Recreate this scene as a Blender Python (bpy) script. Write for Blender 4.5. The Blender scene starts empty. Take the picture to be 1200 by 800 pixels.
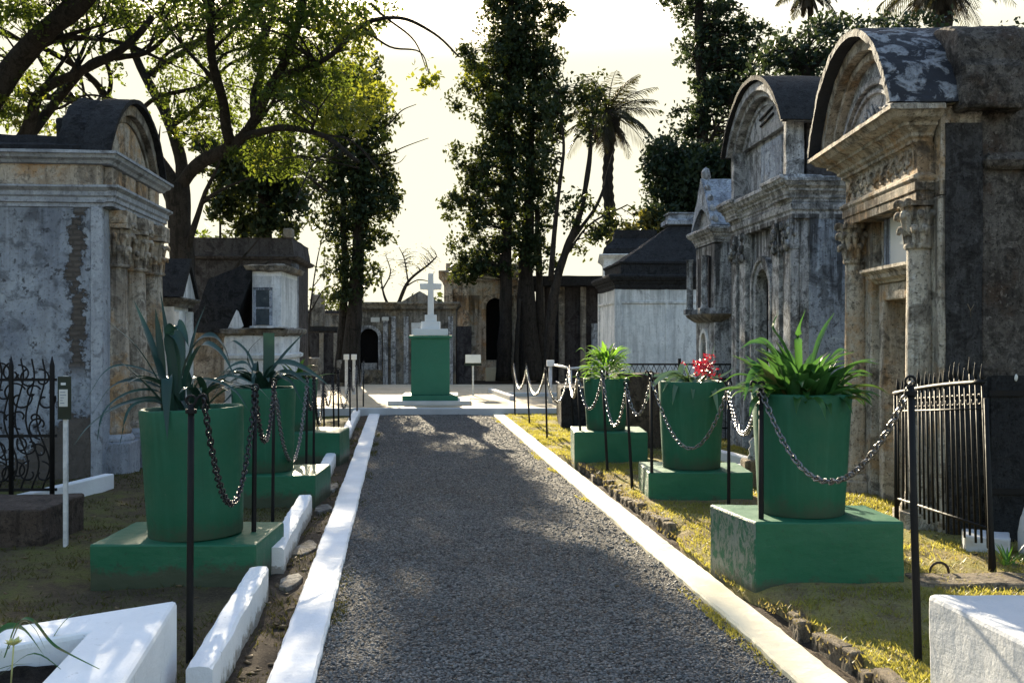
import bpy, bmesh, math, random
import numpy as np
from mathutils import Vector as V, Matrix, noise as MN
R = math.radians
SC = bpy.context.scene
COL = SC.collection
F, CX, HY, EYE = 1200.0, 600.0, 390.0, 1.5

def G(px, py, z=0.0):            # where a sight line meets the height z
    y = F * (EYE - z) / (py - HY)
    return V(((px - CX) / F * y, y, z))

def P(px, py, y):                # a point at distance y along the view axis
    return V(((px - CX) / F * y, y, EYE - (py - HY) / F * y))

def vn(p, s=1.0, o=0.0):
    return MN.noise(V((p[0] * s + o, p[1] * s + o * 1.7, p[2] * s - o)))

class MB:
    def __init__(s):
        s.v, s.f, s.sm = [], [], []

    def add(s, vs, fs, smooth=False):
        o = len(s.v)
        s.v += [tuple(x) for x in vs]
        s.f += [tuple(i + o for i in f) for f in fs]
        s.sm += [smooth] * len(fs)

    def box(s, x0, x1, y0, y1, z0, z1):
        s.add([(x0, y0, z0), (x1, y0, z0), (x1, y1, z0), (x0, y1, z0), (x0, y0, z1), (x1, y0, z1), (x1, y1, z1), (x0, y1, z1)],
              [(0, 3, 2, 1), (4, 5, 6, 7), (0, 1, 5, 4), (1, 2, 6, 5), (2, 3, 7, 6), (3, 0, 4, 7)])
        return s

    def prism(s, poly, c0, c1, axis='y'):
        n = len(poly)
        if axis == 'y':
            mk = lambda a, b, c: (a, c, b)
        elif axis == 'x':
            mk = lambda a, b, c: (c, a, b)
        else:
            mk = lambda a, b, c: (a, b, c)
        vs = [mk(a, b, c0) for a, b in poly] + [mk(a, b, c1) for a, b in poly]
        fs = [tuple(range(n)), tuple(range(2 * n - 1, n - 1, -1))]
        fs += [(i, i + n, (i + 1) % n + n, (i + 1) % n) for i in range(n)]
        s.add(vs, fs)
        return s

    def mould(s, x0, x1, y0, y1, prof, back=True):
        vs, fs = [], []
        for o, z in prof:
            vs += [(x0 - o, y0 - o, z), (x1 + o, y0 - o, z), (x1 + o, y1 + (o if back else 0), z), (x0 - o, y1 + (o if back else 0), z)]
        for i in range(len(prof) - 1):
            for k in range(4):
                a, b = i * 4 + k, i * 4 + (k + 1) % 4
                fs.append((a, b, b + 4, a + 4))
        m = (len(prof) - 1) * 4
        fs += [(3, 2, 1, 0), (m, m + 1, m + 2, m + 3)]
        s.add(vs, fs)
        return s

    def lathe(s, prof, cx=0, cy=0, seg=32, smooth=True):
        vs, fs = [], []
        for r, z in prof:
            for k in range(seg):
                a = 2 * math.pi * k / seg
                vs.append((cx + r * math.cos(a), cy + r * math.sin(a), z))
        for i in range(len(prof) - 1):
            for k in range(seg):
                a, b = i * seg + k, i * seg + (k + 1) % seg
                fs.append((a, b, b + seg, a + seg))
        s.add(vs, fs, smooth)
        s.add(vs[:seg], [tuple(range(seg - 1, -1, -1))])
        s.add(vs[-seg:], [tuple(range(seg))])
        return s

    def tube(s, pts, rad, sides=8, smooth=True, cap=True):
        pts = [V(p) for p in pts]
        n = len(pts)
        if not hasattr(rad, '__len__'):
            rad = [rad] * n
        vs, fs = [], []
        prev = None
        for i, p in enumerate(pts):
            d = (pts[min(i + 1, n - 1)] - pts[max(i - 1, 0)])
            if d.length < 1e-9:
                d = V((0, 0, 1))
            d.normalize()
            if prev is None:
                u = d.orthogonal().normalized()
            else:
                u = prev - d * prev.dot(d)
                u = u.normalized() if u.length > 1e-6 else d.orthogonal().normalized()
            prev = u
            w = d.cross(u)
            for k in range(sides):
                a = 2 * math.pi * k / sides
                vs.append(p + (u * math.cos(a) + w * math.sin(a)) * rad[i])
        for i in range(n - 1):
            for k in range(sides):
                a, b = i * sides + k, i * sides + (k + 1) % sides
                fs.append((a, b, b + sides, a + sides))
        if cap:
            fs += [tuple(range(sides - 1, -1, -1)), tuple(range((n - 1) * sides, n * sides))]
        s.add(vs, fs, smooth)
        return s

    def blob(s, c, r, seg=8, rings=5, jit=0.15, seed=0):
        rnd = random.Random(seed)
        vs, fs = [], []
        for i in range(rings + 1):
            t = math.pi * i / rings
            for k in range(seg):
                a = 2 * math.pi * k / seg
                q = 1 + rnd.uniform(-jit, jit)
                vs.append((c[0] + r[0] * math.sin(t) * math.cos(a) * q, c[1] + r[1] * math.sin(t) * math.sin(a) * q, c[2] + r[2] * math.cos(t) * q))
        for i in range(rings):
            for k in range(seg):
                a, b = i * seg + k, i * seg + (k + 1) % seg
                fs.append((a, a + seg, b + seg, b))
        s.add(vs, fs, True)
        return s

    def build(s, name, mat, parent=None, bevel=0.0, rough=None, subdiv=4):
        me = bpy.data.meshes.new(name)
        me.from_pydata(s.v, [], s.f)
        me.polygons.foreach_set('use_smooth', s.sm)
        me.update()
        bm = bmesh.new(); bm.from_mesh(me)
        bmesh.ops.recalc_face_normals(bm, faces=bm.faces)
        bm.to_mesh(me); bm.free()
        o = bpy.data.objects.new(name, me)
        COL.objects.link(o)
        if mat:
            me.materials.append(mat)
        if parent:
            o.parent = parent
        if bevel:
            m = o.modifiers.new('bevel', 'BEVEL'); m.width = bevel; m.segments = 2; m.limit_method = 'ANGLE'; m.angle_limit = R(35)
        if rough:
            m = o.modifiers.new('sub', 'SUBSURF'); m.subdivision_type = 'SIMPLE'; m.levels = subdiv; m.render_levels = subdiv
            m = o.modifiers.new('worn', 'DISPLACE'); m.texture = worn_tex(rough[0]); m.strength = rough[1]; m.mid_level = 0.5; m.texture_coords = 'LOCAL'
        return o

_wt = {}
def worn_tex(size):
    if size not in _wt:
        t = bpy.data.textures.new('worn', 'CLOUDS'); t.noise_scale = size; t.noise_depth = 4
        _wt[size] = t
    return _wt[size]

def tag(o, label=None, cat=None, group=None, kind=None):
    if label: o['label'] = label
    if cat: o['category'] = cat
    if group: o['group'] = group
    if kind: o['kind'] = kind
    return o

def thing(name, loc, rz, label, cat, group=None):
    o = bpy.data.objects.new(name, None)
    COL.objects.link(o)
    o.empty_display_size = 0.2
    o.location = loc; o.rotation_euler = (0, 0, rz)
    return tag(o, label, cat, group)

def raw_mesh(name, verts, faces4, mat, parent=None, smooth=False):
    """numpy verts (N,3) and faces (M,k)"""
    me = bpy.data.meshes.new(name)
    k = faces4.shape[1]
    me.vertices.add(len(verts)); me.vertices.foreach_set('co', verts.astype(np.float32).ravel())
    me.loops.add(faces4.size); me.loops.foreach_set('vertex_index', faces4.astype(np.int32).ravel())
    me.polygons.add(len(faces4))
    me.polygons.foreach_set('loop_start', np.arange(0, faces4.size, k, dtype=np.int32))
    me.polygons.foreach_set('loop_total', np.full(len(faces4), k, dtype=np.int32))
    if smooth:
        me.polygons.foreach_set('use_smooth', np.ones(len(faces4), dtype=bool))
    me.update(calc_edges=True); me.validate()
    o = bpy.data.objects.new(name, me)
    COL.objects.link(o)
    me.materials.append(mat)
    if parent: o.parent = parent
    return o

def spline(pts, n=6):
    """Catmull-Rom through the points"""
    pts = [V(p) for p in pts]
    q = [pts[0] * 2 - pts[1]] + pts + [pts[-1] * 2 - pts[-2]]
    out = []
    for i in range(1, len(q) - 2):
        a, b, c, d = q[i - 1], q[i], q[i + 1], q[i + 2]
        for k in range(n):
            t = k / n
            out.append(0.5 * ((2 * b) + (c - a) * t + (2 * a - 5 * b + 4 * c - d) * t * t + (3 * b - a - 3 * c + d) * t ** 3))
    out.append(pts[-1])
    return out

def lerp(a, b, t): return a + (b - a) * t

# ------------------------------------------------------------------ materials
class Mat:
    def __init__(s, name):
        s.m = bpy.data.materials.new(name); s.m.use_nodes = True
        s.nt = s.m.node_tree; s.nt.nodes.clear()
        s.out = s.n('ShaderNodeOutputMaterial')
        s.tc = s.n('ShaderNodeTexCoord').outputs['Object']
    def n(s, t, **kw):
        x = s.nt.nodes.new(t)
        for k, v in kw.items(): setattr(x, k, v)
        return x
    def link(s, a, b): s.nt.links.new(a, b)
    def setin(s, node, name, val):
        i = node.inputs[name]
        if hasattr(val, 'is_output') or isinstance(val, bpy.types.NodeSocket): s.link(val, i)
        else: i.default_value = val
    def coords(s, scale=(1, 1, 1), loc=(0, 0, 0), rot=(0, 0, 0)):
        m = s.n('ShaderNodeMapping'); s.link(s.tc, m.inputs[0])
        m.inputs['Scale'].default_value = scale; m.inputs['Location'].default_value = loc; m.inputs['Rotation'].default_value = rot
        return m.outputs[0]
    def noise(s, scale, detail=6, rough=0.6, vec=None, dist=0.0):
        x = s.n('ShaderNodeTexNoise'); s.link(vec or s.tc, x.inputs['Vector'])
        x.inputs['Scale'].default_value = scale; x.inputs['Detail'].default_value = detail; x.inputs['Roughness'].default_value = rough; x.inputs['Distortion'].default_value = dist
        return x.outputs['Fac']
    def voro(s, scale, feature='F1', vec=None, out='Distance', rnd=1.0):
        x = s.n('ShaderNodeTexVoronoi', feature=feature); s.link(vec or s.tc, x.inputs['Vector'])
        x.inputs['Scale'].default_value = scale; x.inputs['Randomness'].default_value = rnd
        return x.outputs[out]
    def ramp(s, fac, stops, interp='LINEAR'):
        x = s.n('ShaderNodeValToRGB'); s.link(fac, x.inputs[0]); x.color_ramp.interpolation = interp
        el = x.color_ramp.elements
        while len(el) < len(stops): el.new(0.5)
        for e, (p, c) in zip(el, stops):
            e.position = p
            e.color = (c, c, c, 1) if not hasattr(c, '__len__') else (c[0], c[1], c[2], 1)
        return x.outputs[0]
    def mix(s, fac, a, b, blend='MIX'):
        x = s.n('ShaderNodeMix', data_type='RGBA', blend_type=blend)
        for nm, val in (('Factor', fac),):
            if isinstance(val, bpy.types.NodeSocket): s.link(val, x.inputs[0])
            else: x.inputs[0].default_value = val
        for idx, val in ((6, a), (7, b)):
            if isinstance(val, bpy.types.NodeSocket): s.link(val, x.inputs[idx])
            else: x.inputs[idx].default_value = (val[0], val[1], val[2], 1)
        return x.outputs[2]
    def math(s, op, a, b=0.0, clamp=False):
        x = s.n('ShaderNodeMath', operation=op, use_clamp=clamp)
        for i, val in enumerate((a, b)):
            if isinstance(val, bpy.types.NodeSocket): s.link(val, x.inputs[i])
            else: x.inputs[i].default_value = val
        return x.outputs[0]
    def sep(s, vec=None):
        x = s.n('ShaderNodeSeparateXYZ'); s.link(vec or s.tc, x.inputs[0]); return x.outputs
    def finish(s, color, rough=0.8, bump=None, strength=0.3, dist=0.02, metallic=0.0, spec=0.3, transl=None):
        b = s.n('ShaderNodeBsdfPrincipled')
        if isinstance(color, bpy.types.NodeSocket): s.link(color, b.inputs['Base Color'])
        else: b.inputs['Base Color'].default_value = (*color, 1)
        if isinstance(rough, bpy.types.NodeSocket): s.link(rough, b.inputs['Roughness'])
        else: b.inputs['Roughness'].default_value = rough
        b.inputs['Metallic'].default_value = metallic
        b.inputs['Specular IOR Level'].default_value = spec
        if bump is not None:
            bn = s.n('ShaderNodeBump'); s.link(bump, bn.inputs['Height'])
            bn.inputs['Strength'].default_value = strength; bn.inputs['Distance'].default_value = dist
            s.link(bn.outputs[0], b.inputs['Normal'])
        sh = b.outputs[0]
        if transl is not None:
            t = s.n('ShaderNodeBsdfTranslucent')
            if isinstance(transl[0], bpy.types.NodeSocket): s.link(transl[0], t.inputs[0])
            else: t.inputs[0].default_value = (*transl[0], 1)
            mx = s.n('ShaderNodeMixShader'); mx.inputs[0].default_value = transl[1]
            s.link(sh, mx.inputs[1]); s.link(t.outputs[0], mx.inputs[2]); sh = mx.outputs[0]
        s.link(sh, s.out.inputs[0])
        return s.m

def drips(m, ztop, ln, amt):
    """run-off stains that start under a ledge at the height ztop and thin out downwards"""
    z = m.sep()[2]
    n = m.noise(1.0, 7, 0.72, vec=m.coords((8.0, 8.0, 0.35), (9, 4, 2)), dist=.25)
    fall = m.math('MULTIPLY', m.math('SUBTRACT', ztop, z), 0.26 / ln)
    k = m.ramp(m.math('SUBTRACT', n, fall), [(0.40, 0), (0.50, 1)])
    return m.math('MULTIPLY', m.math('MULTIPLY', k, m.math('LESS_THAN', z, ztop + 0.03)), amt)

def plaster(name, base, pale, dark, stain=0.5, speck=0.5, warm=None, scale=1.0, bumps=0.5, rough=0.9, streak=0.5, drip=None):
    m = Mat(name)
    big = m.noise(1.1 * scale, 8, 0.66, dist=0.5)
    mid = m.noise(4.2 * scale, 12, 0.74, dist=0.6)
    fine = m.noise(24 * scale, 9, 0.76)
    grit = m.noise(85 * scale, 4, 0.7)
    st = m.noise(1.0, 9, 0.7, vec=m.coords((6.5 * scale, 6.5 * scale, 0.65 * scale), (3, 1, 0)))
    pale = tuple(min(.85, x * 1.12) for x in pale)
    blk = tuple(x * 0.4 for x in dark)
    c = m.mix(m.ramp(m.math('ADD', m.math('MULTIPLY', big, .6), m.math('MULTIPLY', mid, .4)), [(0.40, 0), (0.58, 1)]), base, pale)
    if warm:
        c = m.mix(m.math('MULTIPLY', m.ramp(m.noise(1.9 * scale, 8, 0.66, vec=m.coords(loc=(7, 3, 2))), [(0.5, 0), (0.62, 1)]), 0.75), c, warm)
    c = m.mix(m.ramp(m.noise(11 * scale, 8, 0.7, vec=m.coords(loc=(4, 9, 1)), dist=.4), [(0.56, 0), (0.66, 0.55 * speck)]), c, tuple(min(x * 1.5, .85) for x in pale))
    lo = 0.62 - 0.22 * stain
    c = m.mix(m.ramp(m.math('ADD', m.math('MULTIPLY', mid, .62), m.math('MULTIPLY', big, .38)), [(lo, 0), (lo + 0.04, 0.6), (lo + 0.12, 0.95)]), c, dark)
    c = m.mix(m.math('MULTIPLY', m.ramp(st, [(0.49, 0), (0.60, 1)]), streak), c, dark)
    if drip:
        c = m.mix(drips(m, *drip), c, tuple(x * .55 for x in dark))
    c = m.mix(m.math('MULTIPLY', m.ramp(fine, [(0.54, 0), (0.62, 1)]), 0.9 * speck), c, blk)
    c = m.mix(m.math('MULTIPLY', m.ramp(grit, [(0.57, 0), (0.64, 1)]), 0.55 * speck), c, blk)
    h = m.math('ADD', m.math('ADD', m.math('MULTIPLY', mid, 1.2), m.math('MULTIPLY', fine, 0.8)), m.math('MULTIPLY', grit, 0.25))
    return m.finish(c, rough, h, bumps, 0.04, spec=0.2)

def painted(name, col, dirt, amount=0.35, rough=0.5, bumps=0.25, chips=None, scale=1.0, spec=0.35):
    m = Mat(name)
    big = m.noise(2.0 * scale, 6, 0.6)
    mid = m.noise(9 * scale, 8, 0.65)
    fine = m.noise(45 * scale, 6, 0.7)
    c = m.mix(m.ramp(big, [(0.3, 0), (0.7, 1)]), col, tuple(x * 0.82 for x in col))
    lo = 0.75 - 0.3 * amount
    c = m.mix(m.math('MULTIPLY', m.ramp(m.math('MULTIPLY', m.math('ADD', mid, fine), 0.5), [(lo, 0), (lo + 0.1, 1)]), 0.8), c, dirt)
    if chips:
        c = m.mix(m.ramp(m.noise(6 * scale, 10, 0.75, vec=m.coords(loc=(2, 5, 9))), [(0.66, 0), (0.69, 1)]), c, chips)
    rg = m.ramp(mid, [(0.3, rough - 0.1), (0.7, min(1, rough + 0.2))])
    return m.finish(c, rg, m.math('ADD', mid, m.math('MULTIPLY', fine, 0.5)), bumps, 0.012, spec=spec)

def plain(name, col, rough=0.6, metallic=0.0, spec=0.4, var=0.3):
    m = Mat(name)
    a = m.noise(14, 6, 0.65)
    c = m.mix(m.ramp(a, [(0.3, 0), (0.7, 1)]), tuple(x * (1 - var) for x in col), tuple(min(1, x * (1 + var)) for x in col))
    return m.finish(c, m.ramp(a, [(0.3, max(0.05, rough - 0.12)), (0.7, min(1, rough + 0.15))]), a, 0.2, 0.004, metallic, spec)

def leaf(name, a, b, tr, mixf=0.45, rough=0.45, spec=0.35, scale=1.6, dead=0.0):
    m = Mat(name)
    g = m.n('ShaderNodeNewGeometry')
    rnd = g.outputs['Random Per Island']
    n = m.noise(scale, 3, 0.5)
    f = m.math('ADD', m.math('MULTIPLY', rnd, 0.6), m.math('MULTIPLY', n, 0.5), True)
    c = m.mix(f, a, b)
    if dead:
        v = m.noise(9, 6, 0.7)
        c = m.mix(m.math('MULTIPLY', m.ramp(v, [(0.52, 0), (0.64, 1)]), 0.5), c, tuple(x * 1.7 for x in b))
        c = m.mix(m.ramp(m.math('ADD', rnd, m.math('MULTIPLY', m.noise(5, 5, 0.7), 0.25)), [(1.0 - dead, 0), (1.06 - dead, 1)]), c, (0.16, 0.115, 0.05))
    t = m.mix(f, tuple(x * 0.7 for x in tr), tr)
    return m.finish(c, rough, None, spec=spec, transl=(t, mixf))

M = {}
M['plaster_blue'] = plaster('weathered_blue_grey_plaster', (0.224, 0.244, 0.281), (0.355, 0.384, 0.431), (0.094, 0.094, 0.103), 0.36, 0.6, None, 1.0, 0.35, streak=0.3)
M['plaster_warm'] = plaster('peeling_warm_plaster', (0.378, 0.302, 0.227), (0.580, 0.529, 0.454), (0.115, 0.094, 0.076), 0.5, 0.7, (0.504, 0.277, 0.101), 1.2, 0.8, streak=0.5, drip=(2.3, 1.4, .6))
M['plaster_brown'] = plaster('peeling_ochre_grey_plaster', (0.392, 0.341, 0.275), (0.667, 0.623, 0.551), (0.080, 0.067, 0.055), 0.5, 0.9, (0.522, 0.319, 0.145), 1.5, 0.9, streak=0.5, drip=(2.5, 1.2, .7))
M['rubble'] = plaster('dark_rough_masonry', (0.060, 0.052, 0.048), (0.27, 0.245, 0.22), (0.017, 0.015, 0.014), 0.58, 1.0, (0.095, 0.062, 0.044), 2.4, 1.0, streak=0.3)
M['strip'] = plaster('dark_slate_strip', (0.040, 0.040, 0.044), (0.13, 0.127, 0.13), (0.014, 0.013, 0.013), 0.62, 1.0, None, 2.4, 1.0, streak=0.4)
M['plaster_grey'] = plaster('mottled_grey_plaster', (0.365, 0.365, 0.380), (0.648, 0.661, 0.692), (0.057, 0.057, 0.059), 0.62, 1.0, None, 1.5, 0.8, streak=0.6, drip=(2.7, 1.5, .85))
M['plaster_slate'] = plaster('mottled_slate_plaster', (0.242, 0.270, 0.328), (0.466, 0.524, 0.610), (0.049, 0.050, 0.057), 0.55, 0.9, None, 1.2, 0.6, streak=0.5, drip=(2.8, 1.6, .8))
M['plaster_white'] = plaster('stained_white_plaster', (0.553, 0.576, 0.588), (0.761, 0.784, 0.784), (0.197, 0.208, 0.220), 0.30, 0.35, None, 0.8, 0.3, streak=0.45, drip=(2.32, 1.0, .35))
M['plaster_dim'] = plaster('dim_old_plaster', (0.176, 0.161, 0.143), (0.324, 0.304, 0.270), (0.046, 0.041, 0.036), 0.55, 0.8, (0.270, 0.203, 0.121), 0.8, 0.6, streak=0.6, drip=(2.2, 1.0, .4))
M['plaster_dark'] = plaster('blackened_plaster', (0.047, 0.044, 0.047), (0.085, 0.081, 0.085), (0.016, 0.014, 0.016), 0.55, 0.7, None, 0.9, 0.6, streak=0.6)
M['roof_dark'] = plaster('black_stained_roof', (0.020, 0.021, 0.024), (0.046, 0.048, 0.053), (0.008, 0.008, 0.009), 0.5, 0.9, None, 2.2, 1.0, streak=0.2)

def lichen_roof():
    m = Mat('lichen_spotted_roof')
    base = m.mix(m.noise(6, 8, 0.7), (0.008, 0.009, 0.012), (0.035, 0.039, 0.050))
    v = m.noise(7.5, 7, 0.62, dist=0.5)
    g = m.n('ShaderNodeNewGeometry'); nz = m.sep(g.outputs['True Normal'])[2]
    up = m.ramp(nz, [(0.05, 0), (0.25, 1)])
    mask = m.math('MULTIPLY', m.math('MULTIPLY', m.ramp(v, [(0.50, 0), (0.56, 1)]), m.ramp(m.noise(24, 9, 0.78), [(0.36, 0.15), (0.5, 1)])), up)
    c = m.mix(mask, base, m.mix(m.noise(30, 5, 0.7), (0.12, 0.13, 0.15), (0.36, 0.38, 0.41)))
    return m.finish(c, 0.85, m.math('ADD', m.noise(20, 8, 0.7), mask), 0.6, 0.02)
M['lichen'] = lichen_roof()

def cracked_wall():
    """blue grey plaster that has fallen along a ragged line and shows brick courses"""
    m = Mat('plaster_with_brick_scar')
    x, y, z = m.sep()
    big = m.noise(1.4, 8, 0.62); mid = m.noise(6, 10, 0.68, dist=0.5); fine = m.noise(30, 8, 0.7)
    c = m.mix(m.ramp(big, [(0.35, 0), (0.65, 1)]), (0.19, 0.215, 0.265), (0.38, 0.42, 0.47))
    c = m.mix(m.math('MULTIPLY', m.ramp(mid, [(0.50, 0), (0.62, 1)]), 0.75), c, (0.085, 0.092, 0.108))
    c = m.mix(m.math('MULTIPLY', m.ramp(m.noise(9, 4, 0.6, vec=m.coords(loc=(4, 4, 4))), [(0.61, 0), (0.65, 1)]), 0.85), c, (0.05, 0.05, 0.055))
    c = m.mix(m.math('MULTIPLY', m.ramp(fine, [(0.55, 0), (0.63, 1)]), 0.6), c, (0.05, 0.052, 0.06))
    st = m.noise(1.0, 8, 0.65, vec=m.coords((7, 7, 0.8), (3, 1, 0)))
    c = m.mix(m.math('MULTIPLY', m.ramp(st, [(0.52, 0), (0.74, 1)]), 0.45), c, (0.13, 0.13, 0.14))
    c = m.mix(drips(m, 2.8, 1.2, .28), c, (0.045, 0.048, 0.056))
    # scar: a ragged upright band near the corner where the coat has fallen, and a bare foot
    wob = m.math('MULTIPLY', m.math('SUBTRACT', m.noise(1.6, 7, 0.72, vec=m.coords((0.01, 0.01, 1.0))), 0.5), 0.62)
    line = m.math('ABSOLUTE', m.math('SUBTRACT', m.math('SUBTRACT', y, 0.20), wob))
    wid = m.math('MULTIPLY', m.math('SUBTRACT', m.noise(3.4, 10, 0.8, vec=m.coords(loc=(1, 8, 3))), 0.36), 0.62)
    scar = m.ramp(m.math('SUBTRACT', wid, line), [(0.0, 0), (0.012, 1)])
    foot = m.math('SUBTRACT', m.math('ADD', m.math('MULTIPLY', m.noise(2.2, 9, 0.7, vec=m.coords(loc=(5, 1, 1))), 1.7), m.math('MULTIPLY', y, -0.55)), m.math('ADD', z, 0.12))
    foot = m.ramp(foot, [(0.0, 0), (0.05, 1)])
    scar = m.math('MULTIPLY', scar, m.ramp(m.math('ABSOLUTE', m.math('SUBTRACT', z, 1.95)), [(0.78, 1), (0.95, 0)]))
    br = m.n('ShaderNodeTexBrick')
    cmb = m.n('ShaderNodeCombineXYZ'); m.link(m.math('ADD', y, m.math('MULTIPLY', fine, .03)), cmb.inputs[0]); m.link(m.math('ADD', z, m.math('MULTIPLY', mid, .035)), cmb.inputs[1])
    m.link(cmb.outputs[0], br.inputs['Vector'])
    br.inputs['Scale'].default_value = 1.0; br.inputs['Brick Width'].default_value = 0.17; br.inputs['Row Height'].default_value = 0.055; br.inputs['Mortar Size'].default_value = 0.012
    br.inputs['Color1'].default_value = (0.07, 0.058, 0.052, 1); br.inputs['Color2'].default_value = (0.125, 0.105, 0.095, 1); br.inputs['Mortar'].default_value = (0.018, 0.017, 0.016, 1)
    rub = m.mix(mid, (0.03, 0.028, 0.027), (0.16, 0.14, 0.125))
    bc = m.mix(0.68, br.outputs[0], rub)
    c = m.mix(foot, c, rub)
    c = m.mix(scar, c, bc)
    edge = m.ramp(m.math('SUBTRACT', wid, line), [(-0.0, 0), (0.004, 1), (0.02, 0)])
    c = m.mix(m.math('MULTIPLY', edge, 0.6), c, (0.015, 0.015, 0.016))
    h = m.math('ADD', m.math('ADD', m.math('MULTIPLY', mid, 0.8), m.math('MULTIPLY', fine, 0.5)), m.math('MULTIPLY', m.math('MAXIMUM', scar, foot), -1.3))
    h = m.math('ADD', h, m.math('MULTIPLY', m.math('MULTIPLY', br.outputs['Fac'], scar), -0.7))
    return m.finish(c, 0.9, h, 0.7, 0.035, spec=0.2)
M['cracked'] = cracked_wall()

def pot_paint():
    """thick green paint with rain streaks, a dusty foot and small chips"""
    m = Mat('green_pot_paint')
    x, y, z = m.sep()
    big = m.noise(2.2, 6, 0.6); mid = m.noise(9, 8, 0.68); fine = m.noise(48, 6, 0.72)
    st = m.noise(1.0, 8, 0.7, vec=m.coords((16, 16, 0.8), (2, 6, 1)))
    c = m.mix(m.ramp(big, [(0.35, 0), (0.65, 1)]), (0.008, 0.082, 0.043), (0.010, 0.098, 0.053))
    c = m.mix(m.math('MULTIPLY', m.ramp(st, [(0.50, 0), (0.66, 1)]), 0.40), c, (0.022, 0.13, 0.08))
    c = m.mix(m.math('MULTIPLY', m.ramp(st, [(0.30, 1), (0.42, 0)]), 0.5), c, (0.007, 0.062, 0.035))
    foot = m.math('SUBTRACT', m.math('ADD', m.math('MULTIPLY', mid, 0.30), m.math('MULTIPLY', fine, .12)), m.math('ADD', z, 0.10))
    c = m.mix(m.math('MULTIPLY', m.ramp(foot, [(0.0, 0), (0.09, 1)]), 0.6), c, (0.06, 0.062, 0.045))
    c = m.mix(m.ramp(m.noise(13, 10, 0.78, vec=m.coords(loc=(2, 5, 9))), [(0.665, 0), (0.68, 1)]), c, (0.10, 0.13, 0.10))
    rg = m.ramp(mid, [(0.3, 0.5), (0.7, 0.8)])
    return m.finish(c, rg, m.math('ADD', m.math('MULTIPLY', mid, .8), m.math('MULTIPLY', fine, 0.4)), 0.28, 0.012, spec=0.35)
M['green'] = pot_paint()
def plinth_paint():
    m = Mat('green_plinth_paint')
    mid = m.noise(8, 9, 0.7); fine = m.noise(40, 6, 0.7); lump = m.noise(3.5, 6, 0.6, vec=m.coords((1, 1, 3.0)))
    c = m.mix(mid, (0.009, 0.096, 0.050), (0.013, 0.12, 0.062))
    c = m.mix(m.math('MULTIPLY', m.ramp(fine, [(0.58, 0), (0.66, 1)]), 0.5), c, (0.02, 0.05, 0.035))
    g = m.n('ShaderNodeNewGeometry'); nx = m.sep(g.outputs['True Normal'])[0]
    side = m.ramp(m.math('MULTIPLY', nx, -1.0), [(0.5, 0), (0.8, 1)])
    glint = m.ramp(m.noise(16, 10, 0.78, vec=m.coords((1, 1, .6), (3, 1, 2)), dist=.5), [(0.47, 0), (0.53, 1)])
    c = m.mix(m.math('MULTIPLY', glint, side), c, m.mix(fine, (0.07, 0.10, 0.08), (0.27, 0.31, 0.27)))  # sun glint painted as pale specks on the faces turned left
    h = m.math('ADD', m.math('ADD', m.math('MULTIPLY', lump, .6), m.math('MULTIPLY', mid, .5)), m.math('MULTIPLY', m.math('MULTIPLY', glint, side), -.6))
    z = m.sep()[2]
    foot = m.math('SUBTRACT', m.math('ADD', m.math('MULTIPLY', mid, 0.26), m.math('MULTIPLY', fine, .12)), m.math('ADD', z, 0.06))
    c = m.mix(m.math('MULTIPLY', m.ramp(foot, [(0.0, 0), (0.06, 1)]), 0.75), c, (0.055, 0.045, 0.032))
    return m.finish(c, 0.5, h, 0.5, 0.015, spec=0.35)
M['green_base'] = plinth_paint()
M['green_light'] = painted('green_pedestal_paint', (0.03, 0.17, 0.105), (0.03, 0.10, 0.07), 0.15, 0.55, 0.2, None, 1.0)
M['white'] = painted('whitewash', (0.80, 0.81, 0.82), (0.50, 0.50, 0.49), 0.28, 0.75, 0.5, None, 1.0, 0.2)
def limewash():
    """thick whitewash with earth splashed on its foot and grey scuffs"""
    m = Mat('splashed_whitewash')
    big = m.noise(2.0, 6, .6); mid = m.noise(9, 9, .7); fine = m.noise(45, 6, .72)
    c = m.mix(m.ramp(big, [(0.35, 0), (0.65, 1)]), (0.80, 0.81, 0.82), (0.70, 0.71, 0.72))
    c = m.mix(m.math('MULTIPLY', m.ramp(m.noise(22, 10, .8, vec=m.coords((1, 1, .5), (3, 3, 1))), [(0.60, 0), (0.66, 1)]), .7), c, (0.42, 0.41, 0.39))
    z = m.sep()[2]
    foot = m.math('SUBTRACT', m.math('ADD', m.math('MULTIPLY', mid, 0.30), m.math('MULTIPLY', fine, .14)), m.math('ADD', z, 0.165))
    c = m.mix(m.math('MULTIPLY', m.ramp(foot, [(0.0, 0), (0.04, 1)]), 0.75), c, (0.20, 0.16, 0.115))
    return m.finish(c, .8, m.math('ADD', mid, m.math('MULTIPLY', fine, .5)), .55, .014, spec=.2)
M['white_low'] = limewash()
M['white_dirty'] = painted('dirty_whitewash', (0.68, 0.68, 0.67), (0.36, 0.34, 0.30), 0.5, 0.8, 0.7, None, 1.0, 0.2)
M['white_grey'] = painted('grey_scuffed_whitewash', (0.52, 0.53, 0.55), (0.34, 0.34, 0.36), 0.6, 0.8, 0.8, None, 0.8, 0.2)
M['cream'] = painted('cream_kerb_paint', (0.74, 0.67, 0.50), (0.42, 0.37, 0.27), 0.4, 0.8, 0.6, None, 1.0, 0.2)
M['marble'] = painted('pale_marble_slab', (0.60, 0.61, 0.60), (0.40, 0.41, 0.42), 0.3, 0.35, 0.05, None, 0.6, 0.5)
M['iron'] = plain('black_iron', (0.006, 0.006, 0.007), 0.6, 0.0, 0.22)
M['rust'] = plain('rusty_iron', (0.035, 0.022, 0.016), 0.7, 0.0, 0.4, 0.5)
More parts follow.
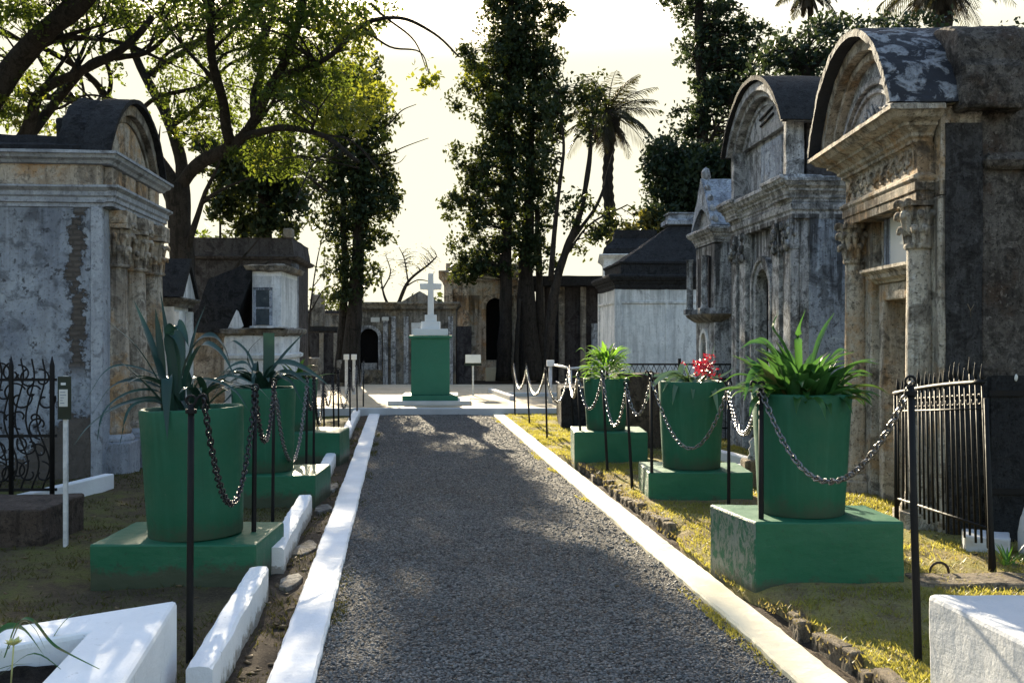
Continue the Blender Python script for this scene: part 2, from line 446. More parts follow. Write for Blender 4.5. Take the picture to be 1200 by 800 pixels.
M['chain'] = plain('worn_chain_metal', (0.19, 0.19, 0.195), 0.36, 1.0, 0.5)
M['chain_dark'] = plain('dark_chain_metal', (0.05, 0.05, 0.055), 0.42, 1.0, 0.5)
M['steel_white'] = plain('white_painted_steel', (0.55, 0.56, 0.58), 0.5)
M['door'] = plaster('old_stained_door', (0.091, 0.072, 0.058), (0.221, 0.182, 0.156), (0.026, 0.023, 0.019), 0.5, 0.8, (0.156, 0.104, 0.065), 1.5, 0.7, streak=0.8)
M['black'] = plain('dark_void', (0.008, 0.008, 0.009), 0.9, 0, 0.1)
M['glass'] = plain('dull_window_glass', (0.03, 0.05, 0.065), 0.15, 0.0, 0.6)
M['stone_brown'] = plaster('brown_stone', (0.06, 0.045, 0.038), (0.11, 0.085, 0.07), (0.02, 0.016, 0.014), 0.5, 0.7, None, 2.0, 0.7)
M['brick'] = plaster('edging_brick', (0.22, 0.17, 0.12), (0.38, 0.32, 0.24), (0.05, 0.04, 0.03), 0.5, 0.7, None, 6.0, 0.9)
M['soil'] = plaster('potting_soil', (0.035, 0.025, 0.018), (0.06, 0.045, 0.032), (0.012, 0.009, 0.007), 0.5, 0.8, None, 6.0, 1.0)
M['bark'] = plaster('tree_bark', (0.026, 0.022, 0.019), (0.05, 0.043, 0.037), (0.009, 0.008, 0.007), 0.5, 0.7, None, 2.5, 1.0, streak=0.7)
M['sign_dark'] = plain('dark_green_plaque', (0.006, 0.018, 0.014), 0.4)

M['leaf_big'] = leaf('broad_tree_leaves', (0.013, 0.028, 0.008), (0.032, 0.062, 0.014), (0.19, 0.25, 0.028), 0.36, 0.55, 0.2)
M['leaf_sunlit_tint'] = leaf('sunlit_tint_leaves', (0.030, 0.055, 0.008), (0.075, 0.105, 0.014), (0.31, 0.33, 0.03), 0.44)  # brighter yellow copy of the leaves; sunlight is put into its colour
M['leaf_ivy'] = leaf('dark_ivy_leaves', (0.010, 0.020, 0.010), (0.022, 0.040, 0.017), (0.10, 0.12, 0.02), 0.24, 0.55, 0.2)
M['leaf_dark'] = leaf('dark_evergreen_leaves', (0.008, 0.018, 0.011), (0.018, 0.036, 0.020), (0.07, 0.10, 0.03), 0.22, 0.55, 0.2)
M['leaf_olive'] = leaf('olive_leaves', (0.028, 0.034, 0.012), (0.06, 0.068, 0.02), (0.22, 0.20, 0.03), 0.35)
M['palm_leaf'] = leaf('palm_fronds', (0.012, 0.018, 0.008), (0.032, 0.036, 0.014), (0.11, 0.10, 0.02), 0.25)
M['palm_dry'] = leaf('dry_palm_fronds', (0.028, 0.022, 0.013), (0.06, 0.048, 0.028), (0.10, 0.07, 0.03), 0.2)
M['agave'] = leaf('blue_green_strap_leaves', (0.008, 0.026, 0.022), (0.026, 0.072, 0.062), (0.03, 0.08, 0.04), 0.10, 0.42, 0.3, dead=0)
M['lily'] = leaf('bright_green_leaves', (0.014, 0.055, 0.016), (0.036, 0.115, 0.028), (0.10, 0.25, 0.045), 0.28, 0.36, 0.4, dead=.008)
M['bush'] = leaf('glossy_bush_leaves', (0.030, 0.11, 0.022), (0.065, 0.20, 0.03), (0.26, 0.50, 0.05), 0.4, 0.3, 0.5, dead=.008)
M['aloe'] = leaf('grey_green_leaves', (0.05, 0.11, 0.065), (0.13, 0.21, 0.13), (0.16, 0.26, 0.09), 0.2, 0.4, dead=.0)
M['flower'] = leaf('red_petals', (0.32, 0.012, 0.02), (0.52, 0.04, 0.07), (0.5, 0.03, 0.05), 0.3)
M['petal_pale'] = leaf('pale_yellow_petals', (0.55, 0.55, 0.25), (0.7, 0.7, 0.35), (0.6, 0.6, 0.2), 0.3)
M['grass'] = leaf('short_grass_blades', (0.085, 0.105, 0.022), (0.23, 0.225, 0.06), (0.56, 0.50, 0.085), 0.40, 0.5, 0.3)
M['grass_shade'] = leaf('shade_darkened_blades', (0.03, 0.035, 0.010), (0.075, 0.075, 0.02), (0.16, 0.15, 0.03), 0.3, 0.6, 0.2)  # darker copy of the grass, with the shade put into its colour
M['grass_dry'] = leaf('dry_grass_blades', (0.10, 0.085, 0.035), (0.23, 0.19, 0.08), (0.40, 0.32, 0.10), 0.35, 0.6, 0.2)
M['litter'] = leaf('fallen_leaves', (0.07, 0.045, 0.025), (0.22, 0.16, 0.09), (0.15, 0.1, 0.05), 0.2, 0.7, 0.2)

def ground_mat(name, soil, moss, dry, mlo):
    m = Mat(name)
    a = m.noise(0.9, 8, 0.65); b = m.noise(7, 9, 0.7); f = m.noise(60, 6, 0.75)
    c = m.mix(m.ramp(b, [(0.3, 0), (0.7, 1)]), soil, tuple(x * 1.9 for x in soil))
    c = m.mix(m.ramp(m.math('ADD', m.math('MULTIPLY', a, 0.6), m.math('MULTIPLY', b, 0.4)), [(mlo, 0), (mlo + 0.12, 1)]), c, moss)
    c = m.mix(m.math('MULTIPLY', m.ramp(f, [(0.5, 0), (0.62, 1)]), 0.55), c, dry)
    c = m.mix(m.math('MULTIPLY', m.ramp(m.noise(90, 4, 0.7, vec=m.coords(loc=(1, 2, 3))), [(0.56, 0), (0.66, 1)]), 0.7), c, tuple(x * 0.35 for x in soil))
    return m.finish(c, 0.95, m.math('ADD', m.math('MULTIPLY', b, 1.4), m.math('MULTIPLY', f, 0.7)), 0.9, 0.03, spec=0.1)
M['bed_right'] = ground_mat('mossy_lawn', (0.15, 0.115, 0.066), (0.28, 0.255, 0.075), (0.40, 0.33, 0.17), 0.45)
M['bed_left'] = ground_mat('shade_darkened_lawn', (0.062, 0.047, 0.032), (0.11, 0.115, 0.035), (0.17, 0.135, 0.075), 0.46)  # darker copy of the lawn ground; shade is part of its colour
M['dirt'] = ground_mat('bare_dirt', (0.055, 0.042, 0.032), (0.075, 0.07, 0.035), (0.16, 0.13, 0.09), 0.60)
M['plaza'] = plaster('pale_paving', (0.36, 0.30, 0.21), (0.45, 0.38, 0.28), (0.22, 0.18, 0.13), 0.3, 0.4, None, 0.8, 0.3, streak=0.0)
M['kerb_grey'] = painted('plaza_kerb_paint', (0.55, 0.57, 0.60), (0.30, 0.30, 0.30), 0.45, 0.8, 0.5, None, 1.0, 0.2)

def gravel_mat():
    m = Mat('dark_gravel')
    v1 = m.voro(66); col = m.voro(66, out='Color')
    v2 = m.voro(120)
    big = m.noise(0.7, 6, 0.6); mid = m.noise(5, 8, 0.65)
    g = m.n('ShaderNodeSeparateColor'); m.link(col, g.inputs[0])
    c = m.mix(m.ramp(g.outputs[0], [(0.1, 0), (0.9, 1)]), (0.045, 0.044, 0.045), (0.275, 0.265, 0.25))
    c = m.mix(m.ramp(g.outputs[1], [(0.90, 0), (0.94, 1)]), c, (0.36, 0.345, 0.32))
    c = m.mix(m.math('MULTIPLY', m.ramp(m.math('ADD', m.math('MULTIPLY', big, 0.6), m.math('MULTIPLY', mid, 0.4)), [(0.45, 0), (0.65, 1)]), 0.55), c, (0.095, 0.075, 0.056))
    c = m.mix(m.ramp(v1, [(0.35, 0), (0.7, 0.7)]), c, (0.012, 0.011, 0.011))
    h = m.math('ADD', m.math('MULTIPLY', v1, -1.0), m.math('ADD', m.math('MULTIPLY', v2, -0.35), m.math('MULTIPLY', mid, 0.8)))
    return m.finish(c, 0.85, h, 1.0, 0.020, spec=0.08)
M['gravel'] = gravel_mat()
M['pebble'] = leaf('loose_pebbles', (0.045, 0.045, 0.049), (0.24, 0.232, 0.22), (0, 0, 0), 0.0, 0.65, 0.25)
# ------------------------------------------------------------------ the ground
def PX(t, y): return t - 0.11 * y           # the path runs 6.3 degrees left of the view axis

g = MB()
nx = 60
def gh(x, y): return -0.06 + 0.02 * vn((x, y, 0), 0.4)
xs = [-200, -90, -50, -30, -20, -14, -10, -7, -5, -3, -1, 1, 3, 5, 7, 10, 14, 20, 30, 50, 90, 200]
ys = [-60, -20, -8, -3, 0, 3, 6, 9, 12, 15, 18, 22, 26, 30, 36, 45, 60, 90, 140, 220]
vs = [(x, y, gh(x, y)) for y in ys for x in xs]
W_ = len(xs)
g.add(vs, [(j * W_ + i, j * W_ + i + 1, (j + 1) * W_ + i + 1, (j + 1) * W_ + i) for j in range(len(ys) - 1) for i in range(W_ - 1)], True)
tag(g.build('ground', M['dirt']), kind='structure')

# gravel path
def sheet(name, mat, tl, tr, y0, y1, hfun, step=0.1, kind='structure', skirt=True, nt=None):
    ny = max(2, int((y1 - y0) / step)); nt = nt or max(2, int((tr(y0) - tl(y0)) / step))
    vs, fs = [], []
    for j in range(ny + 1):
        y = lerp(y0, y1, j / ny)
        for i in range(nt + 1):
            t = lerp(tl(y), tr(y), i / nt)
            vs.append((PX(t, y), y, hfun(t, y)))
    w = nt + 1
    for j in range(ny):
        for i in range(nt):
            fs.append((j * w + i, j * w + i + 1, (j + 1) * w + i + 1, (j + 1) * w + i))
    if skirt:
        o = len(vs)
        ring = [i for i in range(w)] + [j * w + nt for j in range(1, ny + 1)] + [ny * w + i for i in range(nt - 1, -1, -1)] + [j * w for j in range(ny - 1, 0, -1)]
        vs += [(vs[i][0], vs[i][1], -0.1) for i in ring]
        n = len(ring)
        fs += [(ring[k], o + k, o + (k + 1) % n, ring[(k + 1) % n]) for k in range(n)]
    b = MB(); b.add(vs, fs, True)
    return tag(b.build(name, mat), kind=kind)

def path_h(t, y):
    return 0.004 + 0.012 * vn((t, y, 0), 2.5) + 0.006 * vn((t, y, 3), 9) + 0.02 * (1 - ((t - 0.67) / 1.03) ** 2)
sheet('path', M['gravel'], lambda y: -0.39, lambda y: 1.73, -4, 18.72, path_h, 0.07)

# plaza, paved
pz = MB()
pz.prism([(-9.5, 18.76), (0.86, 18.74), (2.3, 26), (2.3, 27.4), (-9.5, 27.4)], -0.08, 0.125, 'z')
tag(pz.build('plaza', M['plaza']), kind='structure')

# left bed and right bed
def left_h(t, y):
    d = min(1, max(0, (-0.9 - t) / 0.5))
    return 0.0 + 0.05 * vn((t, y, 1), 0.8) * d + 0.02 * vn((t, y, 2), 4) - 0.01
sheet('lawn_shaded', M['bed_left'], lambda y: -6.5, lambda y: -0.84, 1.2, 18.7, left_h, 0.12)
def strip_h(t, y): return -0.012 + 0.025 * vn((t, y, 2), 3.2) + 0.012 * vn((t, y, 5), 11)
sheet('gutter', M['dirt'], lambda y: -0.80, lambda y: -0.53, 1.2, 18.7, strip_h, 0.06)

def sst(a, b, x):
    t = min(1, max(0, (x - a) / (b - a))); return t * t * (3 - 2 * t)
def right_edge(y):
    base = lerp(2.03, 1.90, sst(10.5, 12.5, y))
    base -= 0.10 * sst(5.3, 5.9, y) * (1 - sst(6.9, 7.6, y))
    return base + 0.02 * vn((y, 0, 0), 2.5)
def right_top(y): return lerp(0.10, 0.035, sst(10.5, 13.5, y))
def right_h(t, y):
    e = t - right_edge(y)
    h = right_top(y) + 0.035 * vn((t, y, 1), 1.1) + 0.022 * vn((t, y, 2), 4.5)
    if 5.3 < y < 7.6: h = lerp(0.05, h, sst(0.0, 0.14, e))
    return h
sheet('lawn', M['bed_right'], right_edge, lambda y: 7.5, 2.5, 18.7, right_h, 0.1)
sheet('channel', M['dirt'], lambda y: 1.87, lambda y: 2.10, 2.5, 12.5, lambda t, y: 0.0 + 0.02 * vn((t, y, 4), 5) + 0.012 * vn((t, y, 7), 14), 0.05)
# ------------------------------------------------------------------ kerbs
def kerb(name, mat, y0, y1, t0, t1, z0, z1, seed, step=0.07, jit=0.008, label='', cat='kerb', group=None, wave=0.009, ztop=None):
    rnd = random.Random(seed)
    n = max(2, int((y1 - y0) / step))
    sec = lambda y: [(t0, z0), (t0, z1 - 0.012), (t0 + 0.012, z1), ((t0 + t1) / 2, z1), (t1 - 0.012, z1), (t1, z1 - 0.012), (t1, z0)]
    vs, fs = [], []
    for j in range(n + 1):
        y = lerp(y0, y1, j / n)
        for k, (t, z) in enumerate(sec(y)):
            w = wave * vn((y, seed, 0), 1.7) + 0.5 * wave * vn((y, seed + (3 if t < (t0 + t1) / 2 else 9), 0), 6)
            zz = z + (jit * (vn((y, k * 0.4, seed), 3) * .6 + vn((y, k, seed), 14) * .5) if k not in (0, 6) else 0)
            vs.append((PX(t + w + rnd.uniform(-jit, jit) * 0.35, y), y, zz))
    m = 7
    for j in range(n):
        for k in range(m - 1):
            fs.append((j * m + k, j * m + k + 1, (j + 1) * m + k + 1, (j + 1) * m + k))
    fs += [tuple(range(m)), tuple(range(n * m + m - 1, n * m - 1, -1))]
    b = MB(); b.add(vs, fs)
    return tag(b.build(name, mat), label, cat, group)

kerb('path_kerb', M['white'], 1.5, 18.7, -0.56, -0.36, -0.06, 0.035, 11, label='flat white painted kerb along the path edge nearest the shaded plinths', group='painted path kerbs')
kerb('path_kerb', M['cream'], 1.5, 18.7, 1.69, 1.895, -0.06, 0.035, 12, label='flat cream sunlit kerb along the path edge beside the grassy bed', group='painted path kerbs')
for i, (a, b_, zt, lb) in enumerate([(4.08, 5.84, 0.17, 'nearest length of raised white kerb wall, ending at the big agave plinth'),
                                (6.45, 8.55, 0.15, 'second length of raised white kerb wall, next to the first agave plinth corner'),
                                (9.0, 11.6, 0.14, 'third length of raised white kerb wall with a chipped near end'),
                                (11.9, 18.3, 0.13, 'farthest and longest length of raised white kerb wall, reaching the paved plaza')]):
    kerb('kerb_wall', M['white_low'], a, b_, -0.855 + 0.012 * i, -0.745 + 0.015 * i, -0.08, zt, 20 + i, step=0.06, jit=0.009, label=lb, cat='kerb', group='raised white kerb walls', wave=0.010)

# plaza front kerb
pk = MB()
pk.prism([(-9.5, 18.62), (0.95, 18.60), (0.95, 18.74), (-9.5, 18.76)], -0.05, 0.132, 'z')
tag(pk.build('plaza_kerb', M['kerb_grey'], bevel=0.01), 'grey white kerb step across the end of the path', 'kerb')

# brick edging of the right bed: every brick stands on end
bricks = []
rnd = random.Random(5)
bm_ = [MB().box(-0.045, 0.045, -0.035, 0.035, -0.1, 0.1) for _ in range(3)]
protos = []
def brick_row(y0, y1, prob):
    y = y0
    while y < y1:
        w = rnd.choice([0.07, 0.09, 0.11, 0.22])
        if rnd.random() < prob:
            bricks.append((y + w / 2, w))
        y += w + rnd.uniform(0.006, 0.03)
brick_row(3.6, 5.25, 0.85); brick_row(7.5, 11.0, 0.78)
for i, (y, w) in enumerate(bricks):
    t = right_edge(y) - 0.035
    b = MB().box(-0.035, 0.035, -w / 2, w / 2, -0.14, 0.0)
    o = b.build('edging_brick', M['brick'], bevel=0.008, rough=(0.06, 0.012), subdiv=2)
    o.location = (PX(t + rnd.uniform(-.012, .012), y), y, right_top(y) + rnd.uniform(-0.04, 0.012))
    o.rotation_euler = (rnd.uniform(-.08, .08), rnd.uniform(-.14, .10), R(6.3) + rnd.uniform(-.12, .12))
    tag(o, 'worn brown brick standing on end in the lawn edging beside the cream kerb', 'brick', 'bricks edging the lawn')

# ------------------------------------------------------------------ grass, litter, loose pebbles (nobody could count them)
def blades(name, mat, n, area, hfun, h0, h1, seed, dens=None, w=0.0026):
    r = np.random.default_rng(seed)
    pts = []
    while len(pts) < n:
        y = area[0] + (area[1] - area[0]) * r.random() ** 1.5
        t = area[2](y) + (area[3](y) - area[2](y)) * r.random()
        if dens and r.random() > dens(t, y): continue
        pts.append((t, y))
    vs = np.zeros((n, 3, 3)); 
    for i, (t, y) in enumerate(pts):
        x, z = PX(t, y), hfun(t, y) - 0.004
        h = h0 + (h1 - h0) * r.random() ** 2
        a = r.random() * 6.283; la = r.random() * 6.283; l = h * (0.3 + 0.9 * r.random())
        ww = w * (0.7 + 0.8 * r.random()) * (1 + y * 0.10)
        dx, dy = math.cos(a) * ww, math.sin(a) * ww
        vs[i, 0] = (x - dx, y - dy, z); vs[i, 1] = (x + dx, y + dy, z); vs[i, 2] = (x + math.cos(la) * l, y + math.sin(la) * l, z + h)
    o = raw_mesh(name, vs.reshape(-1, 3), np.arange(n * 3).reshape(-1, 3), mat)
    return tag(o, kind='stuff', cat='grass')
def patch(t, y): return min(1, max(0.02, 0.45 + 1.5 * vn((PX(t, y), y, 0), 1.3) + 0.8 * vn((PX(t, y), y, 4), 5)))
def inplinth(t, y):
    x = PX(t, y)
    return any(abs(x - a) < 0.5 and abs(y - b) < 0.4 for a, b in ((1.8, 6.0), (1.6, 8.85), (1.2, 11.4)))
o = blades('lawn_grass', M['grass'], 140000, (3.4, 18.6, lambda y: right_edge(y) - 0.02, lambda y: 4.6), right_h, 0.008, 0.036, 3, lambda t, y: 0 if inplinth(t, y) else patch(t, y))
o['label'] = 'short yellow green grass of the sunlit lawn'
o = blades('lawn_grass', M['grass_dry'], 16000, (3.4, 13, lambda y: 1.9, lambda y: 4.4), right_h, 0.01, 0.04, 4, lambda t, y: 0 if inplinth(t, y) else 1 - 0.6 * patch(t, y))
o['label'] = 'dry straw coloured grass of the sunlit lawn'
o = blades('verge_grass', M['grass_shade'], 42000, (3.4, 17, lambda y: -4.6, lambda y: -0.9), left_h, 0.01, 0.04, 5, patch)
o['label'] = 'sparse short grass of the shaded lawn'
o = blades('weeds', M['grass_shade'], 2200, (3.0, 17, lambda y: -0.80, lambda y: -0.56), strip_h, 0.01, 0.05, 6, lambda t, y: 0.3 + vn((t, y, 0), 2.2))
o['label'] = 'dry weeds in the dirt strip between the two white kerbs'

def scatter(name, mat, n, area, hfun, smin, smax, flat, seed, label, cat):
    r = np.random.default_rng(seed)
    base = np.array([(1, 0, 0), (0, 1, 0), (-1, 0, 0), (0, -1, 0), (0, 0, 1), (0, 0, -1)], float)
    tri = np.array([(0, 1, 4), (1, 2, 4), (2, 3, 4), (3, 0, 4), (1, 0, 5), (2, 1, 5), (3, 2, 5), (0, 3, 5)])
    vs = np.zeros((n, 6, 3))
    for i in range(n):
        y = area[0] + (area[1] - area[0]) * r.random() ** 2.2
        t = area[2](y) + (area[3](y) - area[2](y)) * r.random()
        s = smin + (smax - smin) * r.random() ** 3
        s *= (1 + y * 0.03)
        b = base * s * (0.6 + 0.8 * r.random((6, 1)))
        b[:, 2] *= flat
        a = r.random() * 6.283; ca, sa = math.cos(a), math.sin(a)
        b = np.stack([b[:, 0] * ca - b[:, 1] * sa, b[:, 0] * sa + b[:, 1] * ca, b[:, 2] + b[:, 0] * r.normal(0, .25)], 1)
        vs[i] = b + np.array((PX(t, y), y, hfun(t, y) + s * flat * 0.3))
    fs = (tri[None] + (np.arange(n) * 6)[:, None, None]).reshape(-1, 3)
    o = raw_mesh(name, vs.reshape(-1, 3), fs, mat)
    return tag(o, label, cat, kind='stuff')
scatter('loose_gravel', M['pebble'], 60000, (2.9, 18.5, lambda y: -0.36, lambda y: 1.69), path_h, 0.004, 0.011, 0.7, 1, 'loose dark stones of the gravel path', 'gravel')
scatter('leaf_litter', M['litter'], 900, (3, 14, lambda y: -4, lambda y: -0.9), left_h, 0.006, 0.022, 0.25, 2, 'fallen leaves and twigs on the shaded lawn', 'litter')
scatter('leaf_litter', M['litter'], 900, (3, 12, lambda y: 1.9, lambda y: 4.6), right_h, 0.005, 0.02, 0.25, 3, 'fallen leaves and crumbs of soil on the sunlit lawn', 'litter')
scatter('leaf_litter', M['litter'], 260, (3, 12, lambda y: -0.8, lambda y: -0.56), strip_h, 0.006, 0.03, 0.3, 4, 'rubble and dead leaves between the two white kerbs', 'litter')
scatter('leaf_litter', M['litter'], 420, (3, 16, lambda y: -0.3, lambda y: 1.6), path_h, 0.004, 0.014, 0.3, 5, 'few pale dry leaves lying on the gravel path', 'litter')

o = blades('kerb_weeds', M['grass'], 2600, (3.4, 18, lambda y: 1.62, lambda y: 1.70), path_h, 0.008, 0.035, 16, lambda t, y: max(0, -.2 + 1.6 * vn((t, y, 0), 1.6)))
o['label'] = 'small weeds along the sunlit edge of the gravel path'
o = blades('kerb_weeds', M['grass_shade'], 1600, (3.4, 18, lambda y: -.37, lambda y: -.28), path_h, 0.008, 0.03, 17, lambda t, y: max(0, -.2 + 1.6 * vn((t, y, 2), 1.6)))
o['label'] = 'small weeds along the shaded edge of the gravel path'
rnd = random.Random(21)
for (y, w, l, lb) in [(6.15, .16, .40, 'flat grey stone in the gap between the two nearest kerb walls'), (7.15, .17, .55, 'long flat stone in the dirt strip beside the second kerb wall'), (8.75, .16, .36, 'flat stone in the gap before the third kerb wall'), (9.9, .16, .6, 'flat stone in the dirt strip by the third kerb wall')]:
    n = 9; t0 = -.66
    poly = [(PX(t0, y) + w * .5 * math.cos(a) * rnd.uniform(.6, 1.15), y + l * .5 * math.sin(a) * rnd.uniform(.65, 1.2)) for a in [k * 2 * math.pi / n for k in range(n)]]
    o = MB().prism(poly, -.05, .004 + rnd.uniform(0, .008), 'z').build('flat_stone', M['plaster_dim'], bevel=.006)
    tag(o, lb, 'stone', 'flat stones between the white kerbs')
# ------------------------------------------------------------------ plinths, pots and plants
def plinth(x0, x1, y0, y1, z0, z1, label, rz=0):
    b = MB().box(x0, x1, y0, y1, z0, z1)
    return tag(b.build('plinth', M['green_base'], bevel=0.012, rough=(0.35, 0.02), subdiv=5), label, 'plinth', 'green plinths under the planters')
def pot(x, y, z, rb, rt, h, label, tilt=0.0):
    t = thing('planter', (x, y, z), 0, label, 'planter', 'green planters')
    t.rotation_euler = (0, tilt, 0)
    pm = MB().lathe([(rb - 0.004, 0), (rb, 0.006), (lerp(rb, rt, .25), h * .25), (lerp(rb, rt, .5), h * .5), (lerp(rb, rt, .75), h * .75), (rt, h - 0.012), (rt - 0.004, h - 0.002), (rt - 0.012, h), (rt - 0.03, h - 0.004), (rt - 0.036, h - 0.03), (rt - 0.04, h - 0.12)], seg=56)
    pm.v = [(a * (1 + .018 * vn((a + x, b + y, c), 2.2) + .006 * vn((a + x, b, c), 9)), b * (1 + .018 * vn((a, b + x, c), 2.2) + .006 * vn((b, a, c), 9)), c + (.006 * vn((a * 3 + x, b * 3, 0), 3) if c > h * .8 else 0)) for a, b, c in pm.v]
    pm.build('pot', M['green'], t)
    MB().lathe([(rt - 0.042, h - 0.10), (rt * 0.6, h - 0.07), (0.02, h - 0.05)], seg=28).build('soil', M['soil'], t)
    return t

plinth(G(105, 686).x, G(300, 686).x, 6.08, 6.82, -0.08, 0.245, 'wide low green plinth under the leaning agave planter, nearest on the shaded lawn')
plinth(-2.52, -1.70, 8.85, 9.6, -0.08, 0.27, 'green plinth under the second agave planter of the shaded row')
plinth(-2.78, -1.95, 11.6, 12.3, -0.08, 0.37, 'farthest green plinth of the shaded row')
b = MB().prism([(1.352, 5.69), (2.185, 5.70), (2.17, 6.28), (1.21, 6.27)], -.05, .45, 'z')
tag(b.build('plinth', M['green_base'], bevel=0.012, rough=(0.35, 0.02), subdiv=5), 'green plinth with sun glints painted on one side, under the lush lily planter', 'plinth', 'green plinths under the planters')
plinth(1.137, 2.01, 8.53, 9.2, -0.05, 0.34, 'green plinth under the planter with red flowers')
plinth(0.675, 1.47, 11.1, 11.8, -0.05, 0.425, 'farthest green plinth on the sunlit lawn, under the leafy bush')
A1 = (-2.0, 6.42); A2 = (-2.23, 9.2); A3 = (-2.52, 11.95)
B1 = (1.70, 6.02); B2 = (1.555, 8.88); B3 = (1.05, 11.45)
pot(A1[0] + 0.02, A1[1], 0.247, 0.285, 0.315, 0.79, 'green planter with long agave leaves, leaning slightly on the widest plinth', -0.035)
pot(A2[0], A2[1], 0.272, 0.255, 0.285, 0.74, 'green planter with arching agave, second of the shaded row')
pot(A3[0], A3[1], 0.372, 0.22, 0.25, 0.60, 'smallest green planter, third of the shaded row')
pot(B1[0], B1[1], 0.452, 0.245, 0.287, 0.70, 'green planter overflowing with bright lily leaves')
pot(B2[0], B2[1], 0.342, 0.245, 0.285, 0.745, 'green planter holding aloe and red flowers')
pot(B3[0], B3[1], 0.427, 0.215, 0.255, 0.57, 'green planter with a dense leafy bush in the sun')

def strap(mb, pts, w, vfold=0.35, n=5, side=None, cut=False, base_w=0.6, seed=0, tilt=0.0):
    """a folded strap leaf along a curve"""
    c = spline(pts, n)
    m = len(c)
    vs, fs = [], []
    for i, p in enumerate(c):
        t = i / (m - 1)
        d = (c[min(i + 1, m - 1)] - c[max(i - 1, 0)]).normalized()
        s = side if side else d.cross(V((0, 0, 1)))
        s = V(s)
        if tilt and s.length > 1e-4: s = s.normalized() * (1 if s.y >= 0 else -1) + V((0, 0, tilt * (1 - abs(d.z)) ** .7))
        s = (s - d * s.dot(d))
        if s.length < 1e-3: s = d.orthogonal()
        s.normalize()
        up = s.cross(d)
        if up.z < 0: up = -up
        ww = w * (base_w + (1 - base_w) * min(1, t * 3)) * ((1 - max(0, (t - 0.55) / 0.45) ** 1.6) if not cut else 1)
        ww = max(ww, 0.0015)
        vs += [p - s * ww * 0.5, p - up * ww * vfold * 0.5, p + s * ww * 0.5]
    for i in range(m - 1):
        for k in range(2):
            fs.append((i * 3 + k, i * 3 + k + 1, i * 3 + k + 4, i * 3 + k + 3))
    mb.add(vs, fs, True)

def px_leaf(mb, pts, y0, y1, w, **kw):
    """leaf through sight points, from depth y0 at the root to depth y1 at the tip"""
    n = len(pts)
    kw.setdefault('tilt', 0.75)
    strap(mb, [P(a, b, lerp(y0, y1, (i / (n - 1)))) for i, (a, b) in enumerate(pts)], w, **kw)

def rand_leaf(mb, c, az, ln, w, rise, droop, seed, **kw):
    rnd = random.Random(seed)
    d = V((math.cos(az), math.sin(az), 0))
    pts = [V(c)]
    ang = rise
    for k in range(4):
        st = ln / 4
        pts.append(pts[-1] + (d * math.cos(ang) + V((0, 0, 1)) * math.sin(ang)) * st)
        ang -= droop / 4 * (0.6 + 0.4 * k)
    strap(mb, pts, w, **kw)

y = 6.42
mb = MB()
S = V((1, 0.15, 0))
for pts, d, w in [
    ([(203, 482), (188, 450), (160, 405), (116, 369)], -.25, 0.029),
    ([(200, 480), (190, 440), (174, 392), (157, 352)], .10, 0.066),
    ([(206, 484), (188, 466), (165, 442), (137, 421)], -.20, 0.075),
    ([(205, 484), (201, 440), (196, 395), (188, 342)], .12, 0.044),
    ([(212, 482), (220, 430), (228, 390), (241, 357)], .20, 0.025),
    ([(205, 480), (192, 445), (150, 428), (122, 436), (96, 478)], -.3, 0.021),
    ([(206, 480), (190, 455), (155, 445), (128, 455), (108, 486)], -.15, 0.032),
    ([(206, 482), (185, 458), (150, 460), (122, 482), (113, 520)], -.35, 0.026),
    ([(206, 482), (182, 466), (140, 474), (105, 498), (86, 522)], -.2, 0.035),
    ([(205, 484), (180, 470), (152, 478), (140, 522)], -.4, 0.023),
    ([(206, 484), (186, 470), (150, 472), (112, 492)], .1, 0.026),
    ([(220, 482), (232, 447), (252, 446), (276, 458), (292, 482)], -.2, 0.025),
    ([(212, 484), (240, 452), (270, 440), (300, 452), (318, 470)], .1, 0.026),
]:
    px_leaf(mb, pts, y, y + d, w)
for pts, d, w in [([(208, 486), (212, 440), (228, 402), (248, 392), (264, 408), (272, 436)], .05, 0.056),
                  ([(210, 486), (216, 445), (230, 410), (244, 402), (262, 416), (278, 448)], -.22, 0.048)]:
    px_leaf(mb, pts, y, y + d, w, base_w=0.8)
px_leaf(mb, [(204, 484), (208, 440), (206, 400), (199, 388), (208, 379), (216, 390), (221, 406)], y - .05, y - .15, .07, side=S, n=7)
px_leaf(mb, [(203, 484), (204, 440), (198, 398), (207, 392), (214, 412), (212, 440)], y - .1, y - .2, .06, side=S, n=7)
px_leaf(mb, [(200, 486), (198, 450), (196, 442), (195, 470), (196, 514)], y - .15, y - .36, .066, side=S, cut=False, n=6)
px_leaf(mb, [(192, 486), (190, 430), (186, 392), (182, 362)], y + .05, y + .10, .045, side=S)
px_leaf(mb, [(206, 486), (204, 440), (201, 415), (196, 380)], y + .05, y + .08, .055, side=S)
px_leaf(mb, [(224, 486), (222, 450), (214, 420)], y + .05, y + .08, .045, side=S)
for i in range(16):
    rand_leaf(mb, (A1[0] + random.Random(i).uniform(-.08, .08), y + random.Random(i + 50).uniform(-.08, .08), 1.0), i * 2.4, 0.42 + 0.2 * ((i * 7) % 5) / 5, 0.045, 0.9, 1.6, i)
tag(mb.build('agave_plant', M['agave']), 'big dark agave with long arching and curling leaves in the leaning planter', 'plant', 'plants in the planters')

